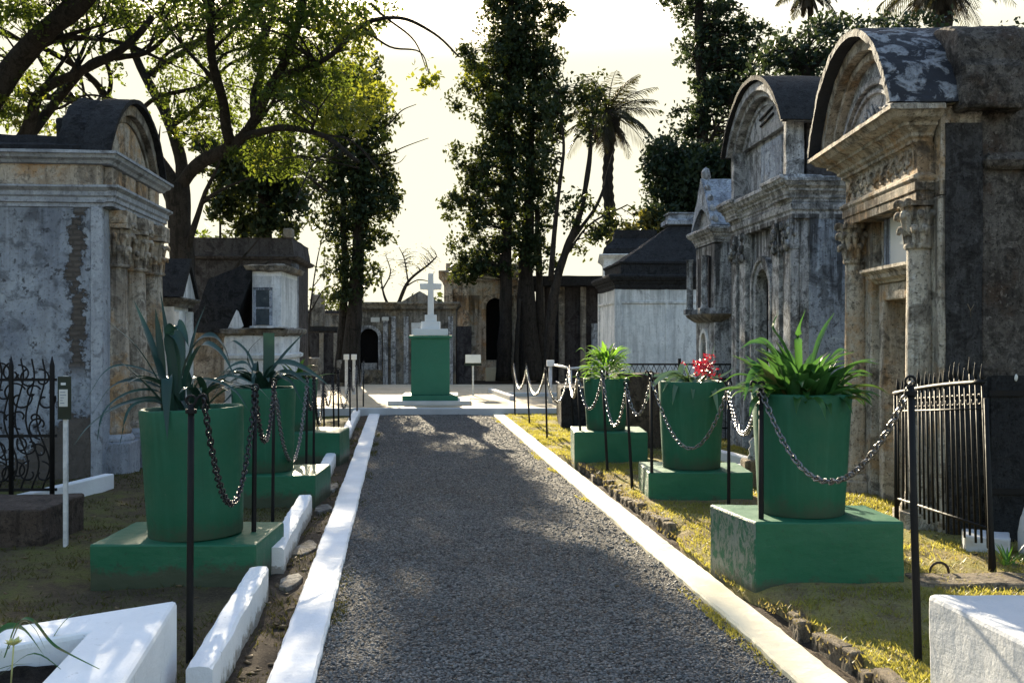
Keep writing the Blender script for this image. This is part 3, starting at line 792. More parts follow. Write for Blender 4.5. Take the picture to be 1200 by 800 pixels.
y = 9.2
mb = MB()
for pts, d, w in [
    ([(306, 450), (318, 428), (338, 424), (362, 434), (386, 452)], -.2, .075),
    ([(306, 450), (325, 436), (345, 438), (368, 458)], -.3, .06),
    ([(306, 450), (322, 442), (340, 446), (356, 476)], -.35, .035),
    ([(304, 450), (290, 426), (272, 428), (252, 446)], -.1, .05),
    ([(304, 450), (286, 432), (266, 440), (246, 470)], -.25, .04),
    ([(304, 452), (285, 440), (262, 452)], .1, .09),
    ([(300, 452), (280, 455), (256, 478)], -.2, .05),
    ([(308, 450), (330, 418), (358, 388)], .2, .06),
    ([(304, 450), (292, 416), (276, 400), (268, 402)], .2, .03),
    ([(306, 450), (290, 415), (318, 385)], .15, .016),
    ([(303, 450), (300, 424), (297, 440), (296, 470)], -.35, .04),
    ([(312, 450), (338, 440), (372, 440), (392, 466)], .15, .05),
    ([(306, 452), (320, 460), (330, 488)], -.35, .05),
]:
    px_leaf(mb, pts, y, y + d, w)
px_leaf(mb, [(314, 455), (315, 425), (315, 390)], y, y + .02, .10, side=V((1, .1, 0)), cut=True, vfold=.2)
for i in range(18):
    rand_leaf(mb, (A2[0], y, 0.97), i * 2.4 + 0.5, 0.38 + 0.2 * ((i * 7) % 5) / 5, 0.055, 0.85, 1.7, i)
tag(mb.build('agave_plant', M['agave']), 'blue green agave with one blunt upright leaf in the second shaded planter', 'plant', 'plants in the planters')

mb = MB()
for i in range(46):
    rnd = random.Random(i)
    rand_leaf(mb, (A3[0] + rnd.uniform(-.1, .1), A3[1] + rnd.uniform(-.1, .1), 0.92), rnd.uniform(0, 6.28), rnd.uniform(.2, .42), 0.05, rnd.uniform(.3, 1.3), rnd.uniform(.6, 1.8), i)
tag(mb.build('agave_plant', M['lily']), 'low leafy plant in the smallest shaded planter', 'plant', 'plants in the planters')

# lush lily
y = B1[1]
mb = MB()
for i in range(135):
    rnd = random.Random(100 + i)
    a = rnd.uniform(0, 6.28)
    r0 = rnd.uniform(0, .2)
    up = rnd.random()
    rand_leaf(mb, (B1[0] + r0 * math.cos(a), y + r0 * math.sin(a), 1.10), a + rnd.uniform(-.4, .4), rnd.uniform(.24, .43), rnd.uniform(.045, .078), lerp(.35, 1.5, up), rnd.uniform(.7, 2.1), i, vfold=.5, base_w=.5)
for pts, d, w in [([(936, 465), (930, 430), (918, 400), (906, 382), (912, 366)], 0, .05), ([(938, 465), (936, 420), (936, 385), (944, 362)], -.05, .045),
                  ([(944, 465), (956, 410), (966, 385), (978, 366)], .1, .04), ([(930, 465), (905, 410), (885, 400), (868, 408)], -.1, .045),
                  ([(925, 465), (895, 430), (880, 440), (872, 470)], -.2, .05), ([(950, 465), (972, 425), (985, 410), (995, 412)], .1, .04),
                  ([(932, 465), (918, 425), (896, 398), (872, 404)], .1, .05)]:
    px_leaf(mb, pts, y, y + d, w, vfold=.5)
tag(mb.build('lily_plant', M['lily']), 'lush bright green strap leaved lily in the sunlit planter beside the iron gate panel', 'plant', 'plants in the planters')

# aloe with red flowers
y = B2[1]
t = thing('flowering_plant', (B2[0], y, 1.0), 0, 'grey green aloe like plant with a cluster of red flowers', 'plant', 'plants in the planters')
mb = MB()
for pts, d, w in [([(812, 452), (795, 436), (770, 446), (758, 470)], -.3, .055), ([(812, 452), (800, 440), (786, 442), (776, 460)], -.2, .05),
                  ([(812, 450), (790, 436), (768, 440), (748, 436)], .1, .045), ([(814, 452), (832, 444), (846, 440), (862, 430)], .1, .04),
                  ([(812, 452), (810, 440), (812, 446), (812, 468)], -.34, .07), ([(814, 452), (826, 446), (836, 456), (842, 486)], -.36, .06),
                  ([(810, 452), (800, 444), (792, 452), (788, 474)], -.36, .05), ([(814, 452), (824, 432), (832, 420), (838, 402)], .05, .025),
                  ([(812, 452), (806, 438), (804, 430), (812, 420)], -.1, .03), ([(812, 452), (830, 448), (850, 452), (856, 470)], -.1, .045),
                  ([(812, 452), (785, 440), (765, 452), (752, 478)], -.05, .04)]:
    px_leaf(mb, pts, y, y + d, w, vfold=.3)
for i in range(22):
    rnd = random.Random(i + 300)
    rand_leaf(mb, (B2[0] + rnd.uniform(-.1, .1), y + rnd.uniform(-.1, .1), 1.03), rnd.uniform(0, 6.28), rnd.uniform(.22, .36), .05, rnd.uniform(.3, 1.1), rnd.uniform(.9, 1.9), i)
o = mb.build('leaves', M['aloe'], t); o.matrix_parent_inverse = Matrix.Translation(t.location).inverted()
mb = MB()
for i in range(95):
    rnd = random.Random(i + 700)
    c = V((P(826, 430, y).x + rnd.gauss(0, .055), y + rnd.gauss(0, .07), P(826, 431, y).z + rnd.gauss(0, .05)))
    for k in range(3):
        a = rnd.uniform(0, 6.28); e = rnd.uniform(-.6, 1.2)
        d = V((math.cos(a) * math.cos(e), math.sin(a) * math.cos(e), math.sin(e))) * rnd.uniform(.022, .042)
        s = d.orthogonal().normalized() * .010
        mb.add([c, c + d * .5 - s, c + d, c + d * .5 + s], [(0, 1, 2, 3)])
o = mb.build('blossom', M['flower'], t); o.matrix_parent_inverse = Matrix.Translation(t.location).inverted()

# bush
mb = MB(); y = B3[1]
for i in range(190):
    rnd = random.Random(900 + i)
    a = rnd.uniform(0, 6.28); zz = rnd.random() ** .8
    r0 = rnd.uniform(0.02, .20) * (1 - .5 * zz)
    rand_leaf(mb, (B3[0] + r0 * math.cos(a), y + r0 * math.sin(a), .94 + .32 * zz), a + rnd.uniform(-.5, .5), rnd.uniform(.14, .25), rnd.uniform(.028, .042), lerp(.2, 1.3, zz * rnd.random()) , rnd.uniform(.4, 1.6), i, n=3, vfold=.4)
px_leaf(mb, [(706, 440), (690, 420), (682, 408), (674, 412)], y, y, .03)
tag(mb.build('bush', M['bush']), 'dense bright green leafy bush in the farthest sunlit planter', 'plant', 'plants in the planters')

# ------------------------------------------------------------------ posts and chains
post_cache = {}
def post(px, py, ptop, pxt, zg, label, hook=None, thick=0.013, group='posts on the sunlit lawn'):
    b = G(px, py, zg)
    y = b.y
    top = P(pxt, ptop, y)
    mb = MB()
    d = top - b
    L = d.length
    foot = [V((0, 0, -0.12)), V((0, 0, 0.0)), V((0, 0, L * .5)), V((0, 0, L))]
    mb.tube(foot, [thick * 1.15, thick * 1.1, thick, thick * .95], 8)
    mb.lathe([(thick * 1.6, L - .04), (thick * 1.7, L - .03), (thick * 1.6, L - .02)], seg=10)
    # eye on top that carries the chain
    pts = [V((0.022 * math.cos(a), 0, L + 0.02 + 0.022 * math.sin(a))) for a in [k * 2 * math.pi / 12 - 1.57 for k in range(13)]]
    mb.tube(pts, .006, 6)
    if hook:
        pts = spline([V((0, 0, L - .03)), V((hook * .5, 0, L + .03)), V((hook, 0, L + .045)), V((hook * 1.2, 0, L + .02))], 4)
        mb.tube(pts, .007, 6)
    o = mb.build('chain_post', M['iron'])
    o.location = b
    o.rotation_mode = 'QUATERNION'
    o.rotation_quaternion = V((0, 0, 1)).rotation_difference(d.normalized())
    tag(o, label, 'post', group)
    return top + d.normalized() * 0.0

def torus_link(mb, c, t, u, a, b, r):
    """one link: stadium of half length a, half width b along tangent t, in the plane t,u"""
    n = 10
    pts = []
    for k in range(n):
        th = 2 * math.pi * k / n
        pts.append(c + t * (a * math.cos(th) * 1.05) + u * (b * math.sin(th)))
    w = t.cross(u)
    vs, fs = [], []
    S_ = 5
    for k, p in enumerate(pts):
        rd = (p - c).normalized()
        for j in range(S_):
            ph = 2 * math.pi * j / S_
            vs.append(p + rd * r * math.cos(ph) + w * r * math.sin(ph))
    for k in range(n):
        for j in range(S_):
            fs.append((k * S_ + j, k * S_ + (j + 1) % S_, ((k + 1) % n) * S_ + (j + 1) % S_, ((k + 1) % n) * S_ + j))
    mb.add(vs, fs, True)

def chain(a, b, sag_px, label, mat='chain', link=0.0245, group='chains', twist=0.5):
    """hangs from a to b; lowest point at the sight height sag_px"""
    a, b = V(a), V(b)
    ym = (a.y + b.y) / 2
    zlow = EYE - (sag_px - HY) / F * ym
    def cur(t):
        p = a.lerp(b, t)
        return p
    # parabola through both ends whose lowest height is zlow
    ha, hb = a.z - zlow, b.z - zlow
    ha, hb = max(ha, 0.01), max(hb, 0.01)
    tm = math.sqrt(ha) / (math.sqrt(ha) + math.sqrt(hb))
    def pt(t):
        p = a.lerp(b, t)
        k = ha / tm ** 2
        return V((p.x, p.y, zlow + k * (t - tm) ** 2))
    N = 240
    pts = [pt(i / N) for i in range(N + 1)]
    acc = [0]
    for i in range(N): acc.append(acc[-1] + (pts[i + 1] - pts[i]).length)
    L = acc[-1]
    pitch = link * 1.5
    n = max(3, int(L / pitch))
    mb = MB()
    j = 0
    rnd = random.Random(int(L * 1e5))
    for k in range(n + 1):
        s = L * k / n
        while j < N - 1 and acc[j + 1] < s: j += 1
        f = (s - acc[j]) / max(1e-9, acc[j + 1] - acc[j])
        c = pts[j].lerp(pts[j + 1], min(1, max(0, f)))
        t = (pts[min(j + 1, N)] - pts[j]).normalized()
        u0 = t.cross(V((0.2, 1, 0.1))).normalized(); w0 = t.cross(u0)
        an = (math.pi / 2) * (k % 2) + twist + rnd.uniform(-.25, .25)
        torus_link(mb, c, t, u0 * math.cos(an) + w0 * math.sin(an), link, link * .62, link * .21)
    return tag(mb.build('chain', M[mat]), label, 'chain', group)

zr = 0.09
p1 = post(1076, 775, 452, 1067, zr, 'nearest black post, beside the scuffed white block', thick=.017)
p2 = post(892, 682, 456, 892, zr, 'black post in front of the glint painted plinth of the lily planter', hook=-.05, thick=.015)
p3 = post(854, 602, 452, 854, zr, 'black post with a bent top crossing the end of the red flower plinth', hook=-.07)
p4 = post(764, 588, 441, 763, zr, 'black post at the near corner of the red flower plinth', hook=-.04)
p5 = post(741, 574, 452, 734, zr, 'black post leaning between the red flower and bush plinths')
p6 = post(712, 555, 437, 706, zr, 'black post standing before the middle of the bush planter')
p7 = post(681.5, 540, 438, 677, zr, 'black post before the corner of the bush plinth')
p8 = post(672, 501, 430, 667, .06, 'black post behind the bush plinth beside the white rail')
p9 = post(641, 512, 433, 639, .07, 'black post alone in yellow grass, third from the plaza')
p10 = post(620.5, 497, 430, 617, .05, 'black post in yellow grass, second from the plaza')
p11 = post(603.5, 486, 428, 602, .04, 'black post in yellow grass nearest the plaza')
chain(p2, p1, 564, 'heavy sagging chain in front of the lily planter and gate panel', group='chains on the sunlit lawn', link=.0245)
chain(p2, p3, 508, 'short chain between the lily planter and the bent topped post', group='chains on the sunlit lawn', link=.0245)
chain(p4, p3, 525, 'wide chain swag across the red flower planter', group='chains on the sunlit lawn', link=.0245)
chain(p5, p4, 486, 'narrow chain swag just before the red flower planter', group='chains on the sunlit lawn', link=.0245)
chain(p6, p5, 498, 'chain swag across the right half of the bush planter', group='chains on the sunlit lawn', link=.0245)
chain(p7, p6, 479, 'chain swag across the left half of the bush planter', group='chains on the sunlit lawn', link=.0245)
chain(p8, p7, 465, 'shortest chain swag, beside the white rail post', group='chains on the sunlit lawn', link=.0245)
chain(p9, p8, 471, 'pale chain swag in front of the white gate rail', group='chains on the sunlit lawn', link=.0245)
chain(p10, p9, 462, 'pale chain swag second from the plaza', group='chains on the sunlit lawn', link=.0245)
chain(p11, p10, 455, 'pale chain swag nearest the plaza', group='chains on the sunlit lawn', link=.0245)

gl = 'posts on the shaded lawn'
q1 = post(222, 775, 474, 224, 0, 'nearest black post, before the leaning agave planter', group=gl, thick=.016, hook=.06)
q2 = post(297, 668, 458, 299, 0, 'black post at the corner of the widest shaded plinth', group=gl, thick=.015)
q3 = post(319.5, 612, 450, 321, 0, 'black post behind the gap between the first two shaded plinths', group=gl)
q4 = post(358.7, 560, 444, 360, 0, 'black post before the second shaded planter, where the long swag ends', group=gl)
q5 = post(367.5, 550, 442, 368, 0, 'black post close behind the end of the long swag on the shaded lawn', group=gl)
q6 = post(380, 512, 440, 379, 0.05, 'black post rising before the farthest shaded plinth', group=gl)
q7 = post(391.5, 506, 438, 390, 0, 'black post with a tangle of chain at its top', group=gl, hook=.08)
q8 = post(397, 505, 434, 396, 0, 'black post next to the chain tangle beside the raised kerb', group=gl, hook=-.06)
q9 = post(410.3, 502, 432, 410, 0, 'black post before the pair of white stakes', group=gl)
q10 = post(418.6, 490, 430, 418, 0, 'black post beside the pair of white stakes', group=gl)
q11 = post(425.7, 484, 425, 426, 0, 'black post with a knob, nearest the plaza in the shaded row', group=gl)
gc = 'chains on the shaded lawn'
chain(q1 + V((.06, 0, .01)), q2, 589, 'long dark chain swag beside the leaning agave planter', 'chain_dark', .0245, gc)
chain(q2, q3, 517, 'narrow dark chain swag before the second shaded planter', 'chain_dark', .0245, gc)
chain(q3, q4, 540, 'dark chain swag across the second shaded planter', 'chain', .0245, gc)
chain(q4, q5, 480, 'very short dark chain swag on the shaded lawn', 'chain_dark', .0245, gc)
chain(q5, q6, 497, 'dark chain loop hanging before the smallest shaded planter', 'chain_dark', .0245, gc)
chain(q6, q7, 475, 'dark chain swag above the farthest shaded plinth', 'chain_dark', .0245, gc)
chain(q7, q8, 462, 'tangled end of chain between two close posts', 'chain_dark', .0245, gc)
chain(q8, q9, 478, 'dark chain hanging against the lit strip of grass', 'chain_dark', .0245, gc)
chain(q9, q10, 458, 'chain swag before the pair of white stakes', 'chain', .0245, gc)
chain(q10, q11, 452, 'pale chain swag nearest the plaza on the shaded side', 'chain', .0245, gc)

# ------------------------------------------------------------------ white grave border with soil, bottom left
def ring_prism(mb, outer, inner, z0, z1):
    n = len(outer)
    vs = [(x, y, z0) for x, y in outer] + [(x, y, z1) for x, y in outer] + [(x, y, z1) for x, y in inner] + [(x, y, z0) for x, y in inner]
    fs = []
    for i in range(n):
        j = (i + 1) % n
        fs += [(i, j, n + j, n + i), (n + i, n + j, 2 * n + j, 2 * n + i), (2 * n + i, 2 * n + j, 3 * n + j, 3 * n + i), (3 * n + i, 3 * n + j, j, i)]
    mb.add(vs, fs)
outer = [(-1.444, 4.42), (-1.05, 2.0), (-3.2, 1.8), (-2.75, 3.43)]
inner = [(-1.635, 3.94), (-1.42, 2.4), (-2.75, 2.2), (-2.40, 3.32)]
t = thing('grave_border', (-1.9, 3.3, 0), 0, 'thick white grave border around a bed of dark soil, in the near corner', 'grave')
mb = MB(); ring_prism(mb, outer, inner, -0.08, 0.35)
o = mb.build('border', M['white_low'], t, bevel=0.02); o.matrix_parent_inverse = Matrix.Translation(t.location).inverted()
mb = MB(); mb.prism([(lerp(x, -2.0, -.03), lerp(y, 3.0, -.03)) for x, y in inner], -0.05, 0.24, 'z')
o = mb.build('soil', M['soil'], t, rough=(0.12, 0.12), subdiv=5); o.matrix_parent_inverse = Matrix.Translation(t.location).inverted()
mb = MB(); rnd = random.Random(8)
for i in range(80):
    c = (-2.13 + rnd.gauss(0, .12), 3.58 + rnd.gauss(0, .13), .24)
    rand_leaf(mb, c, rnd.uniform(0, 6.28), rnd.uniform(.12, .34), rnd.uniform(.008, .022), rnd.uniform(.5, 1.3), rnd.uniform(.5, 1.7), i, n=4)
px_leaf(mb, [(5, 770), (20, 730), (38, 726), (60, 752), (80, 765), (140, 795)], 3.6, 3.5, .012)
px_leaf(mb, [(-8, 745), (10, 733), (30, 738), (52, 768)], 3.6, 3.7, .03)
px_leaf(mb, [(10, 760), (25, 728), (40, 735), (53, 760)], 3.6, 3.7, .010)
px_leaf(mb, [(0, 790), (40, 765), (80, 790)], 3.55, 3.5, .006)
tag(mb.build('border_plant', M['lily']), 'small grassy plant growing in the white grave border', 'plant')
mb = MB()
c = P(16, 756, 3.5)
for k in range(14):
    a = k * 2.4; d = V((math.cos(a), math.sin(a), .5 + .3 * (k % 3))).normalized() * .036
    s = V((-math.sin(a), math.cos(a), 0)) * .011
    mb.add([c, c + d * .6 - s, c + d, c + d * .6 + s], [(0, 1, 2, 3)])
mb.tube([c - V((.01, 0, .14)), c], .003, 5)
tag(mb.build('small_flower', M['petal_pale']), 'pale yellow flower head among the leaves in the grave border', 'flower')

# scuffed white block, bottom right
o = MB(); o.prism([(1.664, 4.1), (1.664 + .33, 1.1), (3.6, 1.2), (3.3, 4.02)], -0.05, 0.458, 'z')
tag(o.build('grave_block', M['white_grey'], bevel=0.02, rough=(0.3, 0.02), subdiv=5), 'big scuffed white grave block by the nearest post', 'grave')

# little objects on the left lawn
a, b = G(123, 570), G(18, 597)
mb = MB()
d = (b - a).normalized(); nrm = V((-d.y, d.x, 0)) * -.1
mb.prism([(a.x, a.y), (b.x, b.y), (b.x - nrm.x, b.y - nrm.y), (a.x - nrm.x, a.y - nrm.y)], -.05, .13, 'z')
tag(mb.build('grave_kerb', M['white'], bevel=.01), 'low white kerb bar at the foot of the blue grey tomb', 'kerb')
tag(MB().box(-4.2, -3.30, 7.2, 7.9, -.05, .26).build('stone_block', M['stone_brown'], bevel=.015, rough=(.2, .03), subdiv=4), 'dark brown stone block lying in front of the white kerb bar', 'stone block')
t = thing('sign_post', (-3.138, 7.2, 0), 0, 'thin white stake with a narrow dark plaque before the blue grey tomb', 'sign')
MB().box(-.014, .014, -.012, .012, -.1, 1.2).build('stake', M['steel_white'], t)
MB().box(-.046, .046, -.026, -.013, .895, 1.195).build('plaque', M['sign_dark'], t, bevel=.002)
pl = MB().box(-.034, .026, -.030, -.0265, .985, 1.105).build('label_card', M['marble'], t)
mb = MB()
for k, (z, a, b) in enumerate([(1.085, -.026, .010), (1.066, -.026, .016), (1.047, -.024, .0), (1.028, -.026, -.008), (1.009, -.026, .004)]):
    mb.box(a, b, -.0315, -.0302, z - .003, z + .003)
mb.build('faded_print', plain('faded_print', (.20, .24, .30), .6), pl)
MB().box(-.022, .012, -.029, -.0262, 1.135, 1.152).build('maker_mark', M['steel_white'], t)

# iron scroll fence on the left
t = thing('scroll_fence', (-4.3, 8.75, 0), R(4), 'black wrought iron fence of curled scrolls before the blue grey tomb', 'fence')
for xx in (-1.25, .02, .36):
    MB().tube([V((xx, 0, -.1)), V((xx, 0, 1.22)), V((xx, 0, 1.3))], [.022, .022, .004], 8).build('fence_post', M['iron'], t)
for zz in (.16, .62, 1.1):
    MB().box(-1.3, .40, -.008, .008, zz - .012, zz + .012).build('rail', M['iron'], t)
def scroll(cx, cz, r, turn, a0, n=26):
    pts = []
    for k in range(n):
        f = k / (n - 1)
        a = a0 + turn * f * 5.2
        rr = r * (1 - .8 * f)
        pts.append(V((cx + rr * math.cos(a), 0, cz + rr * math.sin(a))))
    return pts
rnd = random.Random(3)
for i in range(17):
    xx = -1.16 + i * .09
    mb = MB()
    for zc, a0 in ((.30, 1.57), (.52, 2.6), (.74, -1.57), (.96, .4), (1.12, 1.8)):
        mb.tube(scroll(xx + rnd.uniform(-.03, .03), zc + rnd.uniform(-.04, .04), rnd.uniform(.07, .115), 1 if i % 2 else -1, a0), .008, 6)
    mb.tube(spline([V((xx, 0, .17)), V((xx + .06, 0, .4)), V((xx - .05, 0, .75)), V((xx + .02, 0, 1.1)), V((xx, 0, 1.28))], 5), .008, 6)
    mb.build('scroll', M['iron'], t)

# ------------------------------------------------------------------ iron gate panel on the right
A, B = V((2.80, 7.45, .08)), V((2.80, 5.96, .08))
t = thing('gate_panel', A, 0, 'leaning black iron fence panel with spear tops in front of the brown tomb', 'fence')
def loc(p): return V(p) - A
def edge(f, z):                       # a point of the leaning panel
    p = A.lerp(B, f); lean = lerp(-.01, -.045, f)
    return loc((p.x + lean * (z / 1.2) * 1.0, p.y, z))
MB().tube([edge(0, -.02), edge(0, 1.05)], [.018, .016], 8).build('panel_post', M['iron'], t)
MB().tube([edge(1, -.02), edge(1, .3), edge(1, 1.12)], [.03, .018, .013], 8).build('panel_post', M['iron'], t)
MB().tube([edge(f, lerp(1.06, 1.215, f) + .015 * math.sin(f * 3.14)) + V((-.012, 0, 0)) for f in [k / 10 for k in range(11)]], .014, 6).build('top_rail', M['iron'], t)
MB().tube([edge(0, .30), edge(1, .36)], .010, 6).build('bottom_rail', M['iron'], t)
MB().tube([edge(0, .93), edge(1, 1.06)], .008, 6).build('middle_rail', M['iron'], t)
rnd = random.Random(12)
for k in range(19):
    f = (k + .6) / 19.2
    zt = lerp(1.19, 1.36, f) + rnd.uniform(-.04, .02)
    j = V((0, rnd.uniform(-.012, .012), 0))
    mb = MB()
    mb.tube([edge(f, .25 + rnd.uniform(-.03, .02)) + j * .3, edge(f, zt - .1) + j], .0075, 6)
    mb.tube([edge(f, zt - .11) + j, edge(f, zt - .075) + j, edge(f, zt) + j * 1.4], [.006, .013, .001], 6)
    mb.build('picket', M['iron'], t)
    if k < 18:
        mb = MB()
        ring = []
        c = edge(f + .026, lerp(.99, 1.12, f))
        mb.tube([c + V((0, .026 * math.cos(a), .03 * math.sin(a))) for a in [i * 2 * math.pi / 12 for i in range(13)]], .006, 5)
        mb.build('curl', M['iron'], t)

# dark sheet iron fence and pale grave parts at the far right
t = thing('sheet_fence', (3.28, 7.0, .05), R(-2), 'black sheet iron enclosure with small pale studs against the dark masonry', 'fence')
mb = MB()
for k in range(34):
    a = k * .075
    mb.box(a, a + .074, .004, .012 if k % 2 else .016, 0, 1.16)
mb.box(-.02, 2.6, .022, .03, 0, 1.15)
mb.build('sheet', M['roof_dark'], t)
for k in range(5):
    mb = MB().blob((.16 + k * .16, -.008, 1.145), (.012, .006, .025), seed=k); mb.build('stud', M['marble'], t)
for zz in (.35, 1.02):
    MB().box(-.02, 2.6, -.012, -.002, zz, zz + .04).build('rail', M['iron'], t)
mb = MB(); a = G(1122, 632, .08)
mb.prism([(2.93, 6.62), (3.16, 6.50), (3.28, 6.75), (3.02, 6.88)], .02, .19, 'z')
tag(mb.build('marble_piece', M['white_grey'], bevel=.01, rough=(.1, .02), subdiv=3), 'broken white marble piece behind the iron fence panel', 'stone')
tag(MB().blob((3.32, 6.55, .22), (.09, .06, .2), 8, 6, .12, 2).build('marble_piece', M['white_grey']), 'upright white stone at the very edge behind the fence', 'stone')
mb = MB(); rnd = random.Random(4)
for i in range(24):
    rand_leaf(mb, (3.0 + rnd.uniform(-.05, .05), 6.15 + rnd.uniform(-.04, .04), .09), rnd.uniform(0, 6.28), rnd.uniform(.1, .2), .014, rnd.uniform(.6, 1.3), .6, i, n=3)
tag(mb.build('grass_tuft', M['bush']), 'bright green tuft growing at the foot of the fence end post', 'plant')
mb = MB(); rnd = random.Random(14)
for i in range(90):
    rand_leaf(mb, (2.42 + rnd.gauss(0, .17), 6.2 + rnd.gauss(0, .2), .10), rnd.uniform(0, 6.28), rnd.uniform(.04, .12), .008, rnd.uniform(.5, 1.3), .8, i, n=2)
tag(mb.build('weed_clump', M['grass']), 'yellow green weeds between the lily plinth and the fence panel', 'plant')
mb = MB()
pts = [V((2.47 + .055 * math.cos(a), 5.92, .12 + .055 * math.sin(a))) for a in [i * 2 * math.pi / 14 for i in range(15)]]
mb.tube(pts, .008, 6)
tag(mb.build('iron_ring', M['rust']), 'rusty iron ring lying in the weeds before the fence panel', 'ring')
tag(MB().box(2.25, 3.4, 5.62, 5.9, -.02, .12).build('stone_slab', M['brick'], bevel=.02, rough=(.25, .04), subdiv=5), 'worn pale stone step sunk in the ground before the fence panel', 'slab')
# small stones on the lawn behind the planters
tag(MB().box(-.1, .1, -.1, .1, -.04, .26).build('stone_pedestal', M['brick'], bevel=.015, rough=(.15, .02), subdiv=4), 'small pinkish stone pedestal between the lily and red flower planters', 'pedestal').location = (2.22, 9.4, .08)
mb = MB().lathe([(.055, .0), (.06, .02), (.04, .05), (.05, .09), (.03, .12), (.045, .16), (.01, .2)], seg=14)
tag(mb.build('stone_finial', M['plaster_grey']), 'little turned stone finial on the pinkish pedestal', 'finial').location = (2.22, 9.4, .342)
for (x0, y0, x1, y1, h, lb) in [(1.95, 12.6, 2.5, 10.4, .2, 'long low white kerb slanting behind the bush and red flower planters'), (2.18, 10.2, 2.42, 9.0, .2, 'short white kerb just behind the red flower planter')]:
    d = V((x1 - x0, y1 - y0, 0)).normalized(); n = V((-d.y, d.x, 0)) * .1
    mb = MB().prism([(x0, y0), (x1, y1), (x1 + n.x, y1 + n.y), (x0 + n.x, y0 + n.y)], 0, h, 'z')
    tag(mb.build('grave_kerb', M['white_dirty'], bevel=.012, rough=(.3, .02), subdiv=4), lb, 'kerb')
# ------------------------------------------------------------------ shared pieces of the tombs
def arc(cx, cz, r, a0, a1, n=24):
    return [(cx + r * math.cos(lerp(a0, a1, k / n)), cz + r * math.sin(lerp(a0, a1, k / n))) for k in range(n + 1)]
def seg_arc(x0, x1, zs, rise, n=24, grow=0.0):
    """circle segment over the chord x0..x1 at height zs"""
    c = (x1 - x0) / 2
    r = (c * c + rise * rise) / (2 * rise)
    cz = zs + rise - r
    a = math.asin(min(1, c / r)); 
    if rise > c: a = math.pi - a
    r += grow
    return [((x0 + x1) / 2 + r * math.sin(lerp(-a, a, k / n)), cz + r * math.cos(lerp(-a, a, k / n))) for k in range(n + 1)]
def shell(a, b, zs, rise, th, y0, y1, n=32):
    """a thin arched slab over the chord a..b"""
    o = seg_arc(a, b, zs, rise, n); q = seg_arc(a + th, b - th, zs, rise - th, n); m = n + 1
    vs = [(x, y0, z) for x, z in o] + [(x, y0, z) for x, z in q] + [(x, y1, z) for x, z in o] + [(x, y1, z) for x, z in q]
    fs = []
    for k in range(n):
        fs += [(k, k + 1, m + k + 1, m + k), (2 * m + k, 3 * m + k, 3 * m + k + 1, 2 * m + k + 1), (k, 2 * m + k, 2 * m + k + 1, k + 1), (m + k, m + k + 1, 3 * m + k + 1, 3 * m + k)]
    fs += [(0, m, 3 * m, 2 * m), (n, 2 * m + n, 3 * m + n, m + n)]
    b_ = MB(); b_.add(vs, fs)
    return b_
def arch_hole(x0, x1, z0, zs, n=14):
    """outline of an arched opening, counter-clockwise from bottom left"""
    r = (x1 - x0) / 2
    return [(x0, z0)] + [(x0 + r - r * math.cos(math.pi * k / n), zs + r * math.sin(math.pi * k / n)) for k in range(n + 1)] + [(x1, z0)]
def wall_with_arch(mb, x0, x1, z0, z1, hole, y0, y1):
    """a wall slab with an arched hole that starts at its foot"""
    xm = (hole[0][0] + hole[-1][0]) / 2
    half = len(hole) // 2
    hb = hole[0][1]
    left = [(x0, z0), (hole[0][0], z0)] + ([] if abs(hb - z0) < 1e-6 else [hole[0]]) + hole[1:half + 1] + [(hole[half][0], z1), (x0, z1)]
    right = [(x1, z0), (x1, z1), (hole[half][0], z1)] + hole[half:-1] + ([] if abs(hb - z0) < 1e-6 else [hole[-1]]) + [(hole[-1][0], z0)]
    mb.prism(left, y0, y1); mb.prism(right, y0, y1)
    if hb > z0 + 1e-6:
        mb.box(hole[0][0], hole[-1][0], y0 + .001, y1 - .001, z0, hb)
def arch_band(mb, x0, x1, z0, zs, w, y0, y1, n=16):
    """moulded surround of an arched opening"""
    o = arch_hole(x0 - w, x1 + w, z0, zs, n); i = arch_hole(x0, x1, z0, zs, n)
    vs = [(a, y0, b) for a, b in o] + [(a, y0, b) for a, b in i] + [(a, y1, b) for a, b in o] + [(a, y1, b) for a, b in i]
    m = len(o); fs = []
    for k in range(m - 1):
        fs += [(k, k + 1, m + k + 1, m + k), (2 * m + k, 3 * m + k, 3 * m + k + 1, 2 * m + k + 1), (k, 2 * m + k, 2 * m + k + 1, k + 1), (m + k, m + k + 1, 3 * m + k + 1, 3 * m + k)]
    fs += [(0, m, 3 * m, 2 * m), (m - 1, 3 * m - 1, 4 * m - 1, 2 * m - 1)]
    mb.add(vs, fs)
